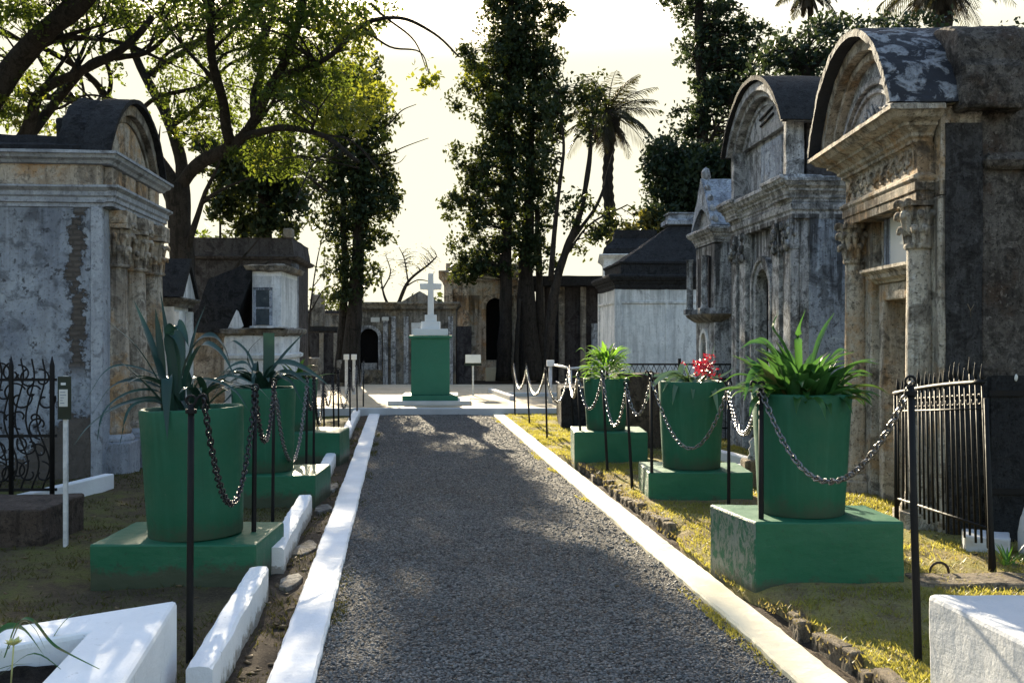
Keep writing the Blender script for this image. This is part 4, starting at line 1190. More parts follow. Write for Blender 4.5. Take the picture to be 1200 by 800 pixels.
def acanthus(mb, cx, cy, z0, z1, r0, r1, seed, n=9):
    """a crumbling leafy capital: a bell with rings of curled leaves"""
    mb.lathe([(r0, z0), (r0 * 1.02, lerp(z0, z1, .5)), (r1 * .85, lerp(z0, z1, .88))], cx, cy, 14)
    mb.lathe([(r0 * 1.18, z0), (r0 * 1.28, z0 + .018), (r0 * 1.18, z0 + .036)], cx, cy, 14)
    rnd = random.Random(seed)
    for row, (za, zb, k) in enumerate([(0, .45, n), (.28, .75, n), (.6, 1, 8)]):
        for i in range(k):
            if rnd.random() < .12: continue
            a = 2 * math.pi * (i + .5 * row) / k + rnd.uniform(-.1, .1)
            d = V((math.cos(a), math.sin(a), 0)); rr = lerp(r0, r1, zb) 
            b = V((cx, cy, 0))
            pts = [b + d * r0 + V((0, 0, lerp(z0, z1, za))), b + d * lerp(r0, rr, .6) + V((0, 0, lerp(z0, z1, zb) - .03)), b + d * (rr + .03) + V((0, 0, lerp(z0, z1, zb) - .005)), b + d * (rr + .045) + V((0, 0, lerp(z0, z1, zb) - .045))]
            mb.tube(spline(pts, 3), [.022, .026, .028, .03, .03, .028, .026, .022, .018, .012], 6)
    h = (z1 - z0) * .1
    mb.box(cx - r1, cx + r1, cy - r1, cy + r1, z1 - h, z1)

CORN = [(0, 0), (.02, .0), (.02, .03), (.05, .05), (.05, .08), (.10, .13), (.12, .13), (.12, .16), (.20, .19), (.24, .24), (.26, .24), (.26, .28), (.23, .30)]
def corn(z0, z1, out, prof=CORN):
    zz = prof[-1][1]; oo = max(o for o, z in prof)
    return [(o / oo * out, z0 + z / zz * (z1 - z0)) for o, z in prof]

# ------------------------------------------------------------------ brown tomb with the arched pediment (near right)
t = thing('tomb', (3.0, 8.2, 0.05), R(-92.4), 'tall brown tomb with an arched pediment, carved frieze and rough dark side wall', 'tomb')
MB().box(-.97, .965, .345, 4.2, -.1, 3.06).build('wall', M['rubble'], t, bevel=.02, rough=(.35, .05), subdiv=6)
mb = MB()
mb.box(-.98, -.60, .06, .40, -.1, 2.42); mb.box(.60, .965, .06, .35, -.1, 2.42)
mb.box(-.60, -.40, .14, .40, -.1, 2.42); mb.box(.42, .60, .14, .40, -.1, 2.42)
mb.box(-.40, .42, .14, .40, 1.84, 2.42)
fw = mb.build('facade', M['plaster_brown'], t, bevel=.012, rough=(.25, .025), subdiv=4)
MB().box(.966, .975, .10, .355, -.1, 2.93).build('corner_strip', M['strip'], t, rough=(.3, .02), subdiv=4)
MB().mould(-.99, .99, .40, 4.2, [(0, 2.60), (.03, 2.62), (.05, 2.66), (.02, 2.70), (0, 2.72)]).build('band', M['rubble'], t, rough=(.2, .03), subdiv=4)
d = MB().box(-.36, .38, .30, .34, 0, 1.80).build('door', M['door'], t)
MB().box(-.30, .0, .285, .299, .2, 1.6).build('door_leaf', M['door'], d, bevel=.01)
MB().box(.05, .33, .285, .299, .2, 1.6).build('door_leaf', M['door'], d, bevel=.01)
mb = MB()
mb.box(-.46, -.34, .08, .32, 0, 1.82); mb.box(.36, .48, .08, .32, 0, 1.82); mb.box(-.46, .48, .08, .32, 1.72, 1.86)
mb.build('door_frame', M['plaster_brown'], t, bevel=.015, rough=(.1, .02), subdiv=4)
MB().mould(-.50, .52, .06, .2, [(0, 1.862), (.01, 1.88), (.05, 1.90), (.06, 1.93), (.10, 1.96), (.10, 1.985)]).build('door_cornice', M['plaster_brown'], t, rough=(.12, .015), subdiv=3)
MB().box(-.24, .36, .105, .138, 2.0, 2.40).build('marble_slab', M['marble'], t, bevel=.004)
MB().box(-.42, -.26, .11, .138, 2.0, 2.40).build('side_panel', M['plaster_slate'], t, bevel=.006)
MB().blob((.46, .08, 2.08), (.05, .05, .1), 7, 5, .3, 4).build('broken_ornament', M['door'], t)
for i, xx in enumerate((-.84, .74)):
    c = MB().lathe([(.105, .22), (.115, .24), (.105, .26), (.098, .3), (.098, 1.2), (.088, 2.06)], xx, .0, 20).build('column', M['plaster_brown'], t, rough=(.12, .012), subdiv=2)
    mb = MB(); mb.box(xx - .15, xx + .15, -.15, .058, -.1, .16); mb.lathe([(.135, .158), (.14, .19), (.12, .22)], xx, 0, 18)
    mb.build('base', M['plaster_brown'], c, bevel=.01)
    mb = MB(); acanthus(mb, xx, 0, 2.06, 2.40, .088, .13, 3 + i); mb.build('capital', M['plaster_brown'], c)
mb = MB()
mb.mould(-1.0, .84, -.06, .38, [(-.02, 2.402), (0, 2.405), (0, 2.47), (.012, 2.475), (.012, 2.54), (.03, 2.56), (.03, 2.58), (0, 2.60)])
mb.mould(-1.0, .84, -.06, .38, [(-.02, 2.595), (-.015, 2.60), (-.015, 2.80), (0, 2.82)])
mb.box(-.96, .963, .07, .36, 2.43, 3.05)
en = mb.build('entablature', M['plaster_brown'], t, rough=(.2, .018), subdiv=3)
mb = MB()
for k in range(9):
    cx = -.84 + k * .185
    for sgn in (1, -1):
        pts = [V((cx + sgn * .045 + .05 * (1 - .75 * f) * math.cos(a0 + sgn * f * 7), -.052, 2.70 + sgn * .015 + .05 * (1 - .75 * f) * math.sin(a0 + sgn * f * 7))) for f in [j / 14 for j in range(15)] for a0 in [1.2 * sgn]]
        mb.tube(pts, .011, 5)
    mb.blob((cx, -.05, 2.70), (.02, .018, .03), 6, 4)
mb.build('frieze_ornament', M['plaster_brown'], en)
co = MB().mould(-1.0, .82, -.06, .06, corn(2.82, 3.06, .26), back=False).build('cornice', M['plaster_brown'], t, rough=(.25, .02), subdiv=4)
# arched pediment: a thin deep shell over a moulded recess
C0, C1 = -1.27, 1.08
mb = shell(C0 + .05, C1 - .05, 3.06, .74, .10, -.22, .3)
mb2 = shell(C0 + .16, C1 - .16, 3.06, .63, .06, -.15, .3)
mb.add(mb2.v, mb2.f)
pe = mb.build('pediment', M['plaster_brown'], t, bevel=.008, rough=(.2, .02), subdiv=3)
mb = MB().prism(seg_arc(C0 + .2, C1 - .2, 3.062, .58), -.08, .30)
mb2 = shell(C0 + .36, C1 - .36, 3.07, .42, .05, -.12, .1); mb.add(mb2.v, mb2.f)
mb2 = shell(C0 + .46, C1 - .46, 3.07, .33, .03, -.105, .1); mb.add(mb2.v, mb2.f)
mb.build('tympanum', M['plaster_grey'], pe, bevel=.005, rough=(.2, .02), subdiv=3)
mb = MB()
for k in range(7):
    mb.tube(spline([V((-.4 + k * .1, -.085, 3.1)), V((-.38 + k * .1 + .05, -.09, 3.2)), V((-.42 + k * .1, -.085, 3.3 - abs(k - 3) * .03))], 4), .012, 5)
mb.build('relief', M['plaster_grey'], pe)
shell(C0, C1, 3.06, .80, .055, -.325, .50).build('roof', M['lichen'], t, rough=(.18, .035), subdiv=4)
MB().prism([(.55, 3.0), (1.12, 3.0), (1.11, 3.30), (1.07, 3.36), (1.06, 3.50), (.97, 3.60), (.80, 3.66), (.55, 3.70)], .16, .60).build('attic', M['rubble'], t, bevel=.03, rough=(.25, .06), subdiv=5)
MB().prism([(-.95, 2.95), (.6, 2.95), (.6, 3.70), (.3, 3.80), (-.3, 3.80), (-.7, 3.6), (-.93, 3.4)], .52, .9).build('attic_wall', M['rubble'], t, bevel=.03, rough=(.25, .06), subdiv=5)
mb = MB().tube([V((.977, .25, 1.655)), V((.979, .27, 1.61)), V((.979, .272, 1.56))], .0025, 5); mb.tube([V((.977, .295, 1.65)), V((.979, .27, 1.61))], .0025, 5)
mb.build('scratched_mark', M['plaster_dim'], t)

# ------------------------------------------------------------------ grey tomb with arched pediment behind it
t = thing('tomb', (3.02, 12.25, 0.05), R(-87.1), 'mottled grey tomb with a tall round arched pediment and narrow arched window', 'tomb')
MB().box(-1.24, 1.24, .12, 3.6, -.1, 2.86).build('wall', M['plaster_slate'], t, bevel=.015, rough=(.3, .03), subdiv=5)
hole = arch_hole(-.26, .26, .2, 1.95)
mb = MB(); wall_with_arch(mb, -1.22, 1.22, -.1, 2.84, hole, .02, .16)
f = mb.build('facade', M['plaster_grey'], t)
MB().box(-.24, .24, .10, .118, .2, 2.2).build('door', M['black'], t)
mb = MB(); arch_band(mb, -.26, .26, .2, 1.95, .10, -.035, .10); arch_band(mb, -.36, .36, .2, 1.95, .06, -.06, .05)
mb.build('door_frame', M['plaster_grey'], t, bevel=.008)
for i, xx in enumerate((-1.08, -.68, .68, 1.08)):
    p = MB().box(xx - .13, xx + .13, -.08, .018, .3, 2.36).build('pilaster', M['plaster_grey'], t, bevel=.01, rough=(.15, .02), subdiv=4)
    MB().box(xx - .17, xx + .17, -.12, .018, -.1, .298).build('base', M['plaster_grey'], p, bevel=.01)
    mb = MB()
    rnd = random.Random(i)
    for k in range(26):
        mb.blob((xx + rnd.uniform(-.15, .15), -.07 + rnd.uniform(-.05, .03), rnd.uniform(2.37, 2.66)), (.035, .035, .05), 6, 4, .3, k)
    mb.box(xx - .14, xx + .14, -.09, .018, 2.36, 2.68)
    mb.build('capital', M['plaster_grey'], p)
mb = MB(); mb.mould(-1.25, 1.25, -.07, 3.6, [(-.02, 2.68), (0, 2.685), (0, 2.76), (.02, 2.78), (.02, 2.84), (0, 2.86)] )
mb.mould(-1.25, 1.25, -.07, 3.6, corn(2.86, 3.12, .13))
for xx in (-1.0, 1.0):
    mb.mould(xx - .24, xx + .24, -.13, .1, corn(2.90, 3.14, .12))
mb.build('cornice', M['plaster_grey'], t, rough=(.3, .02), subdiv=3)
mb = MB(); mb.box(-1.14, -1.0, -.10, .10, 3.12, 3.78); mb.box(1.02, 1.13, -.10, .10, 3.12, 3.78); mb.box(-1.0, 1.02, .06, .14, 3.12, 3.78)
at = mb.build('attic', M['plaster_grey'], t, bevel=.01, rough=(.25, .02), subdiv=4)
mb = MB().box(-.25, .55, .03, .058, 3.2, 3.72); mb.build('plaque', M['plaster_slate'], at, bevel=.005)
MB().prism(seg_arc(-.96, .96, 3.782, .50), .0, .3).build('tympanum', M['plaster_grey'], t)
mb = shell(-1.22, 1.22, 3.74, .67, .10, -.16, .3)
for m2 in (shell(-1.10, 1.10, 3.74, .57, .07, -.10, .3), shell(-.80, .80, 3.78, .42, .05, -.02, .3)): mb.add(m2.v, m2.f)
mb.build('pediment', M['plaster_grey'], t, bevel=.008, rough=(.25, .02), subdiv=3)
mb = MB(); mb.tube([V((-.15, -.01, 4.02)), V((.35, -.01, 4.07))], .018, 6); mb.tube([V((-.12, -.01, 3.94)), V((.38, -.01, 3.99))], .018, 6); mb.build('relief', M['roof_dark'], t)
shell(-1.28, 1.28, 3.74, .74, .05, -.21, .48).build('roof', M['roof_dark'], t, rough=(.3, .02), subdiv=4)
MB().box(-1.1, 1.08, .142, .6, 3.12, 3.78).build('roof_block', M['plaster_dark'], t, bevel=.02)

# ------------------------------------------------------------------ slim gabled tomb
t = thing('tomb', (2.80, 14.85, 0.03), R(-87.1), 'slim gabled stone tomb with narrow lancet window, next to the arched grey tomb', 'tomb')
MB().box(-.58, .58, .1, 2.4, -.1, 2.74).build('wall', M['plaster_grey'], t, bevel=.012, rough=(.25, .03), subdiv=5)
mb = MB(); wall_with_arch(mb, -.56, .56, -.1, 2.72, arch_hole(-.17, .17, .3, 1.3), 0, .14); mb.build('facade', M['plaster_grey'], t)
MB().box(-.16, .16, .09, .098, .3, 1.5).build('window', M['black'], t)
mb = MB(); arch_band(mb, -.17, .17, .3, 1.3, .06, -.03, .08); mb.build('window_frame', M['plaster_white'], t)
for xx in (-.46, .46):
    c = MB().lathe([(.06, 1.82), (.05, 1.86), (.048, 2.5), (.06, 2.56)], xx, -.12, 12).build('column', M['plaster_grey'], t)
    MB().box(xx - .08, xx + .08, -.2, -.002, 1.74, 1.82).build('bracket', M['plaster_grey'], c, bevel=.01)
MB().mould(-.56, .56, -.02, .1, [(0, 1.62), (.03, 1.64), (.10, 1.70), (.12, 1.735), (.02, 1.745)]).build('balcony_ledge', M['plaster_dim'], t)
MB().box(-.34, .34, -.03, -.002, 1.78, 2.56).build('recess_panel', M['plaster_dark'], t)
MB().mould(-.58, .58, 0, 2.4, corn(2.74, 2.96, .12)).build('cornice', M['plaster_grey'], t, rough=(.2, .015), subdiv=3)
MB().prism([(-.56, 2.962), (.56, 2.962), (0, 3.60)], .02, .3).build('gable', M['plaster_grey'], t, rough=(.2, .03), subdiv=4)
mb = MB().prism([(-.64, 2.98), (-.02, 3.70), (.02, 3.70), (.64, 2.98), (.58, 2.965), (0, 3.62), (-.58, 2.965)], -.06, 1.2)
mb.build('roof', M['plaster_slate'], t, rough=(.25, .02), subdiv=4)
mb = MB()
for s in (-1, 1):
    for k in range(4): mb.blob((s * (.58 - .14 * k), 0, 3.06 + .16 * k), (.05, .05, .06), 7, 5, .2, k)
mb.blob((0, .02, 3.76), (.07, .07, .1), 7, 5, .2, 9)
mb.build('crocket', M['plaster_grey'], t)

# ------------------------------------------------------------------ white mausoleum with dark pyramid roof
t = thing('mausoleum', (2.9, 20.6, 0.03), R(-90 + 3), 'white plastered mausoleum with a black stained pyramid roof', 'mausoleum')
MB().box(-1.15, 1.15, 0, 3.0, -.1, 2.30).build('wall', M['plaster_white'], t, bevel=.01, rough=(.4, .015), subdiv=4)
t.location = (1.92, 20.65, .03)
mb = MB().mould(-1.15, 1.15, 0, 3.0, [(.0, 2.02), (.025, 2.03), (.03, 2.07), (.0, 2.08)]); mb.box(1.05, 1.18, -.03, .1, -.1, 2.3); mb.box(-1.18, -1.05, -.03, .1, -.1, 2.3); mb.box(1.152, 1.17, .95, 1.0, -.1, 2.3)
mb.build('pilaster', M['plaster_white'], t)
MB().mould(-1.15, 1.15, 0, 3.0, corn(2.30, 2.58, .16)).build('cornice', M['roof_dark'], t, rough=(.3, .03), subdiv=3)
mb = MB().mould(-1.05, 1.05, .1, 2.9, [(0, 2.58), (0, 2.78), (.03, 2.80), (.03, 2.84)])
mb.build('parapet', M['roof_dark'], t, rough=(.3, .05), subdiv=4)
mb = MB(); 
mb.add([(-.95, .15, 2.842), (.95, .15, 2.842), (.95, 2.8, 2.842), (-.95, 2.8, 2.842), (-.22, 1.25, 3.62), (.22, 1.25, 3.62), (.22, 1.7, 3.62), (-.22, 1.7, 3.62)], [(0, 1, 5, 4), (1, 2, 6, 5), (2, 3, 7, 6), (3, 0, 4, 7), (4, 5, 6, 7), (3, 2, 1, 0)])
rf = mb.build('roof', M['roof_dark'], t, rough=(.35, .05), subdiv=4)
MB().mould(-.26, .26, 1.2, 1.75, [(0, 3.62), (.05, 3.64), (.05, 3.72), (-.02, 3.76), (-.04, 3.84), (0, 3.86), (0, 3.88)]).build('roof_cap', M['plaster_slate'], rf)
MB().box(1.152, 1.165, .3, .85, .1, .9).build('wall_panel', M['plaster_white'], t)

t = thing('tomb', (2.18, 24.2, 0), R(-4), 'pale flat topped tomb showing above the mausoleum roof edge', 'tomb')
MB().box(0, 1.5, 0, 2.5, -.1, 3.22).build('wall', M['plaster_white'], t)
MB().mould(0, 1.5, 0, 2.5, corn(3.22, 3.36, .12)).build('cornice', M['plaster_white'], t)
MB().mould(.05, 1.45, .05, 2.4, [(.06, 3.36), (.06, 3.5), (-.2, 3.75), (-.2, 3.95), (-.3, 3.96)]).build('roof', M['roof_dark'], t)

# ------------------------------------------------------------------ dark long vault at the back right
t = thing('vault', (.62 * 1.2, 27.2 * 1.2, -.3), R(-2), 'long dark vault with an overhanging flat roof behind the tree trunks', 'vault')
t.scale = (1.2, 1.2, 1.2)
MB().box(0, 3.6, .6, 4, -.1, 2.75).build('wall', M['plaster_dark'], t)
MB().box(-.15, 3.9, .1, 4.1, 2.75, 3.02).build('roof', M['roof_dark'], t, bevel=.02, rough=(.5, .04), subdiv=4)
for k, xx in enumerate((.08, .62, 1.2)):
    MB().box(xx, xx + .16, .35, .599, -.1, 2.748).build('pilaster', M['plaster_dim'], t, bevel=.02)
MB().box(1.5, 2.7, .40, .598, .2, 1.75).build('stone_panel', M['plaster_slate'], t, rough=(.4, .06), subdiv=4)
MB().mould(1.42, 2.8, .42, .59, [(0, -.1), (0, .18), (.05, .2), (.05, .24)]).build('step', M['plaster_dim'], t)
MB().blob((1.95, .5, 1.95), (.25, .12, .26), 8, 6, .25, 3).build('broken_ornament', M['plaster_slate'], t)

# ------------------------------------------------------------------ mausoleum with tall arched door, behind the pedestal
t = thing('mausoleum', (-.72 * 1.2, 28.2 * 1.2, -.3), R(4), 'brown mausoleum with a tall dark arched doorway behind the tall ivy tree', 'mausoleum')
t.scale = (1.2, 1.2, 1.2)
mb = MB(); wall_with_arch(mb, -1.15, 1.15, -.1, 2.95, arch_hole(-.0, .52, .75, 2.2), 0, .3)
mb.build('facade', M['plaster_brown'], t)
MB().box(-1.14, 1.14, .302, 3, -.1, 2.95).build('wall', M['plaster_brown'], t)
MB().box(0.0, .52, .2, .29, .75, 2.46).build('door', M['black'], t)
mb = MB(); arch_band(mb, 0, .52, .75, 2.2, .12, -.08, .1); mb.build('door_frame', M['plaster_warm'], t)
for xx in (-1.0, -.55, .85, 1.08):
    MB().box(xx - .09, xx + .09, -.12, -.002, -.1, 2.7).build('pilaster', M['plaster_brown'], t, bevel=.01)
MB().mould(-1.15, 1.15, -.1, 3, corn(2.95, 3.2, .15)).build('cornice', M['plaster_brown'], t)
MB().box(-1.1, 1.1, .05, 2.9, 3.2, 3.42).build('parapet', M['plaster_brown'], t, bevel=.02)
MB().box(-.02, .54, -.35, -.12, 0, .55).build('stone_panel', M['cream'], t, bevel=.02)

# ------------------------------------------------------------------ tomb row at the back left
t = thing('tomb', (-3.15, 30.0, 0), R(2), 'long grey tomb with a dark arched opening and low pediment behind the cross', 'tomb')
mb = MB(); wall_with_arch(mb, -1.42, 1.5, -.1, 2.2, arch_hole(-1.36 + .05, -.78 + .02, .42, 1.35), 0, .3)
mb.build('facade', M['plaster_dim'], t)
MB().box(-1.41, 1.49, .302, 3, -.1, 2.2).build('wall', M['plaster_dim'], t)
MB().box(-1.31, -.76, .2, .29, .42, 1.62).build('opening', M['black'], t)
mb = MB(); arch_band(mb, -1.31, -.76, .42, 1.35, .10, -.07, .1); mb.build('opening_frame', M['plaster_grey'], t)
MB().box(-1.26, -.8, .06, .1, .42, .62).build('sill', M['plaster_grey'], t)
for xx in (-.55, -.32, .05, .72, 1.35):
    MB().box(xx - .07, xx + .07, -.11, -.002, -.1, 1.98).build('pilaster', M['plaster_grey'], t, bevel=.01)
MB().box(.2, .58, -.04, -.002, .3, 1.8).build('panel', M['plaster_white'], t, rough=(.3, .03), subdiv=4)
MB().mould(-1.42, 1.5, -.1, 3, corn(2.2, 2.40, .12)).build('cornice', M['plaster_dim'], t)
MB().prism([(-.1, 2.402), (1.0, 2.402), (.45, 2.72)], -.15, .4).build('pediment', M['plaster_dim'], t, rough=(.2, .03), subdiv=3)
MB().box(-.98, -.72, -.03, -.002, 1.82, 1.95).build('plaque', M['marble'], t); MB().box(-.65, -.45, -.125, -.112, 1.86, 1.96).build('plaque', M['marble'], t)
MB().box(1.52, 1.95, .4, 3, -.1, 1.7).build('wing', M['plaster_dark'], t)

t = thing('tomb', (-6.0, 29.0, 0), R(3), 'low dark tomb with pale corner posts left of the grey arched tomb', 'tomb')
MB().box(-1.2, 1.3, 0, 3, -.1, 1.55).build('wall', M['plaster_dark'], t)
MB().box(-1.25, 1.35, -.06, 3.05, 1.552, 1.68).build('roof', M['roof_dark'], t)
for xx in (-.1, .55, .95): MB().box(xx, xx + .12, -.1, -.002, -.1, 1.5).build('post', M['plaster_dim'], t, bevel=.01)
MB().box(.28, .6, .3, .8, 1.682, 2.6).build('chimney_block', M['plaster_dim'], t, bevel=.03)
for (xx, yy, w, h, lb) in [(-4.9, 24.6, .5, .9, 'low grey grave slab before the low dark tomb'), (-5.6, 24.0, .7, 1.1, 'grey upright grave slab left of the white stakes'), (-4.35, 26.4, .35, .8, 'small pale gravestone at the tree foot beyond the plaza')]:
    tag(MB().box(xx - w / 2, xx + w / 2, yy, yy + .3, -.1, h).build('gravestone', M['plaster_dim'], bevel=.03, rough=(.3, .03), subdiv=4), lb, 'gravestone')

# ------------------------------------------------------------------ left side: grey house-like tomb
t = thing('tomb', (-4.15, 19.2, 0), R(4), 'big dark grey block tomb with a flat parapet, behind the white windowed tomb', 'tomb')
MB().box(-1.95, .02, 0, 2.4, -.1, 2.86).build('wall', M['plaster_dark'], t, rough=(.4, .03), subdiv=5)
MB().box(.022, .10, -.04, .35, -.1, 2.8).build('corner_strip', M['plaster_slate'], t)
mb = MB().mould(-1.95, .05, 0, 2.4, [(0, 2.862), (.06, 2.88), (.10, 2.93), (.02, 2.95), (-.03, 3.26), (-.02, 3.28)])
mb.build('parapet', M['plaster_dark'], t, rough=(.3, .03), subdiv=4)
MB().box(-.14, .03, .0, .3, 3.282, 3.46).build('pinnacle', M['plaster_dim'], t, bevel=.02)

t = thing('tomb', (-3.72, 15.2, 0), R(2), 'cracked white stone tomb with a small window storey and dark lean-to roof', 'tomb')
MB().box(-.55, .30, 0, 1.6, -.1, 1.46).build('wall', M['plaster_white'], t, bevel=.03, rough=(.35, .07), subdiv=5)
MB().mould(-.50, .30, 0, 1.6, [(.0, 1.1), (.04, 1.12), (.05, 1.17), (0, 1.19)]).build('band', M['plaster_white'], t, rough=(.15, .03), subdiv=4)
MB().mould(-.50, .30, 0, 1.6, [(.0, 1.46), (.08, 1.50), (.09, 1.55), (0, 1.57)]).build('ledge', M['plaster_dim'], t, rough=(.12, .07), subdiv=4)
up = MB().box(-.16, .27, .12, 1.5, 1.572, 2.42).build('upper_wall', M['plaster_white'], t)
w = MB().box(-.10, .10, .095, .118, 1.62, 2.14).build('window', M['glass'], t)
mb = MB(); mb.box(-.14, -.10, .085, .118, 1.58, 2.18); mb.box(.10, .14, .085, .118, 1.58, 2.18); mb.box(-.14, .14, .085, .118, 2.142, 2.18); mb.box(-.10, .10, .088, .094, 1.86, 1.885)
mb.build('frame', M['plaster_slate'], w)
MB().mould(-.18, .29, .1, 1.5, [(0, 2.42), (.06, 2.44), (.09, 2.50), (.02, 2.52)]).build('cornice', M['plaster_dim'], t, rough=(.15, .05), subdiv=4)
mb = MB(); mb.prism([(-.30, 2.50), (-.15, 2.50), (-.17, 2.3), (-.42, 1.60), (-.56, 1.50), (-1.05, 1.52), (-.80, 2.3)], .05, 1.5)
rf = mb.build('roof', M['roof_dark'], t, rough=(.3, .04), subdiv=4)
mb = MB(); mb.prism([(-.37, 1.84), (-.345, 1.82), (-.27, 1.60), (-.36, 1.53), (-.50, 1.56)], .01, .048); mb.build('barge_board', M['plaster_white'], rf)
mb = MB(); mb.box(-.14, .42, -.16, .05, 1.575, 1.60); mb.build('broken_slab', M['plaster_white'], t, rough=(.1, .03), subdiv=4)
MB().box(-1.2, -.56, .2, 1.6, -.1, 1.5).build('side_wing', M['plaster_dim'], t)

t = thing('tomb', (-4.62, 14.35, 0), R(95.4), 'little white gabled tomb squeezed behind the blue grey tomb', 'tomb')
MB().box(-.42, .45, .02, 2.0, -.1, 1.86).build('wall', M['plaster_white'], t)
for xx in (-.34, .36): MB().box(xx - .09, xx + .09, -.06, .018, -.1, 1.8).build('pilaster', M['plaster_white'], t, bevel=.01)
MB().mould(-.42, .45, -.04, 2.0, corn(1.86, 1.98, .10)).build('cornice', M['plaster_dim'], t)
MB().prism([(-.46, 1.982), (.48, 1.982), (.01, 2.42)], -.08, .1).build('gable', M['plaster_white'], t)
MB().prism([(-.56, 1.99), (.01, 2.54), (.58, 1.99), (.50, 1.985), (.01, 2.44), (-.48, 1.985)], -.12, 2.0).build('roof', M['roof_dark'], t)
MB().box(-.16, .2, .0, .018, .2, 1.6).build('door', M['plaster_dark'], t)

# ------------------------------------------------------------------ blue grey tomb, near left
t = thing('tomb', (-4.43, 11.97, 0), R(95.4), 'blue grey plastered tomb with a brick scarred side wall and curved pediment', 'tomb')
MB().box(-1.36, .85, .06, 4.6, -.1, 2.80).build('wall', M['cracked'], t, bevel=.01)
MB().box(-1.385, -1.10, -.06, .058, -.1, 2.8).build('corner_pilaster', M['plaster_blue'], t, bevel=.01, rough=(.3, .015), subdiv=4)
MB().box(.66, .875, -.06, .058, -.1, 2.8).build('corner_pilaster', M['plaster_warm'], t, bevel=.01)
mb = MB(); mb.box(-1.10, .16, -.03, .057, -.1, 2.78); mb.box(.16, .60, -.03, .057, 1.95, 2.78); mb.box(.60, .68, -.03, .057, -.1, 2.78)
mb.build('facade', M['plaster_warm'], t, bevel=.01, rough=(.25, .02), subdiv=4)
MB().box(.16, .60, .03, .056, -.1, 1.95).build('door', M['door'], t)
for i, xx in enumerate((-.95, -.2, .58)):
    c = MB().lathe([(.175, .42), (.185, .45), (.165, .5), (.16, .55), (.162, 1.2), (.14, 2.20)], xx, -.05, 24).build('column', M['plaster_warm'], t, rough=(.2, .012), subdiv=2)
    mb = MB(); mb.box(xx - .23, xx + .23, -.27, -.032, -.1, .34); mb.lathe([(.21, .338), (.22, .37), (.19, .42)], xx, -.05, 20); mb.build('base', M['plaster_blue'], c, bevel=.015)
    mb = MB(); acanthus(mb, xx, -.05, 2.20, 2.66, .14, .19, 13 + i, 10); mb.build('capital', M['plaster_warm'], c)
    MB().box(xx - .2, xx + .2, -.24, -.033, 2.662, 2.80).build('impost', M['plaster_warm'], c, bevel=.01)
mb = MB(); mb.mould(-1.37, .86, -.07, 4.6, [(-.01, 2.80), (0, 2.802), (.0, 2.84), (.02, 2.85), (.02, 2.90), (.04, 2.92), (.04, 2.96), (.085, 3.0), (.085, 3.02), (0, 3.03)])
mb.mould(-1.37, .86, -.16, .0, [(-.01, 2.81), (0, 2.812), (.0, 2.85), (.02, 2.86), (.02, 2.90), (.04, 2.92), (.04, 2.97), (.08, 3.0), (.08, 3.025), (0, 3.035)])
mb.build('architrave', M['plaster_blue'], t, rough=(.3, .012), subdiv=3)
mb = MB().box(-1.36, .85, -.05, 4.6, 3.03, 3.24)
mb.build('frieze', M['plaster_warm'], t, rough=(.3, .012), subdiv=4)
mb = MB()
for k in range(4): mb.box(-1.3 + k * .53, -.9 + k * .53, -.13, -.052, 3.04, 3.23)
mb.build('frieze_panel', M['plaster_warm'], t, bevel=.01)
MB().mould(-1.36, .85, -.10, 4.6, [(0, 3.242), (.04, 3.25), (.06, 3.28), (.10, 3.30), (.12, 3.34), (.14, 3.34), (.14, 3.37)]).build('cornice', M['plaster_blue'], t, rough=(.3, .015), subdiv=3)
MB().mould(-1.3, .78, .0, 4.5, [(.10, 3.372), (.10, 3.43), (.0, 3.47), (-.05, 3.56)]).build('roof', M['roof_dark'], t, rough=(.3, .05), subdiv=5)
mb = shell(-1.42, .90, 3.38, .70, .12, -.10, .12)
m2 = shell(-1.28, .76, 3.38, .58, .08, -.03, .12); mb.add(m2.v, m2.f); mb.build('pediment', M['plaster_dim'], t, bevel=.01, rough=(.25, .03), subdiv=3)
MB().prism(seg_arc(-1.2, .68, 3.38, .52), .0, .12).build('tympanum', M['plaster_brown'], t, rough=(.2, .02), subdiv=3)
shell(-1.47, .95, 3.38, .76, .05, -.17, .13).build('vault_rim', M['roof_dark'], t, rough=(.3, .02), subdiv=3)
MB().prism(seg_arc(-1.40, .88, 3.38, .74), .125, .42).build('vault_roof', M['roof_dark'], t, bevel=.02, rough=(.22, .09), subdiv=5)
MB().box(-.9, .5, .42, .58, 3.5, 3.82).build('roof_block', M['roof_dark'], t, bevel=.03, rough=(.3, .06), subdiv=4)

# ------------------------------------------------------------------ the cross on its pedestal
t = thing('cross_monument', (-1.59, 20.0, .125), R(3), 'white cross on a tall green pedestal at the head of the path', 'monument')
MB().box(-.80, .77, -.45, .8, -.02, .075).build('slab', M['white_dirty'], t, bevel=.01, rough=(.4, .02), subdiv=4)
MB().box(-.535, .535, -.36, .62, .077, .175).build('plinth', M['green_light'], t, bevel=.006)
b = MB().box(-.37, .37, -.24, .46, .177, 1.27).build('pedestal', M['green_light'], t, bevel=.008)
MB().mould(-.37, .37, -.24, .46, [(0, 1.26), (.02, 1.27), (.045, 1.28), (.045, 1.325)]).build('cap', M['green_light'], b)
mb = MB(); mb.box(-.335, .335, -.20, .42, 1.327, 1.455); mb.box(-.185, .185, -.07, .29, 1.455, 1.60); mb.box(-.115, .115, 0, .22, 1.60, 1.73)
mb.build('steps', M['white'], t, bevel=.01)
mb = MB()
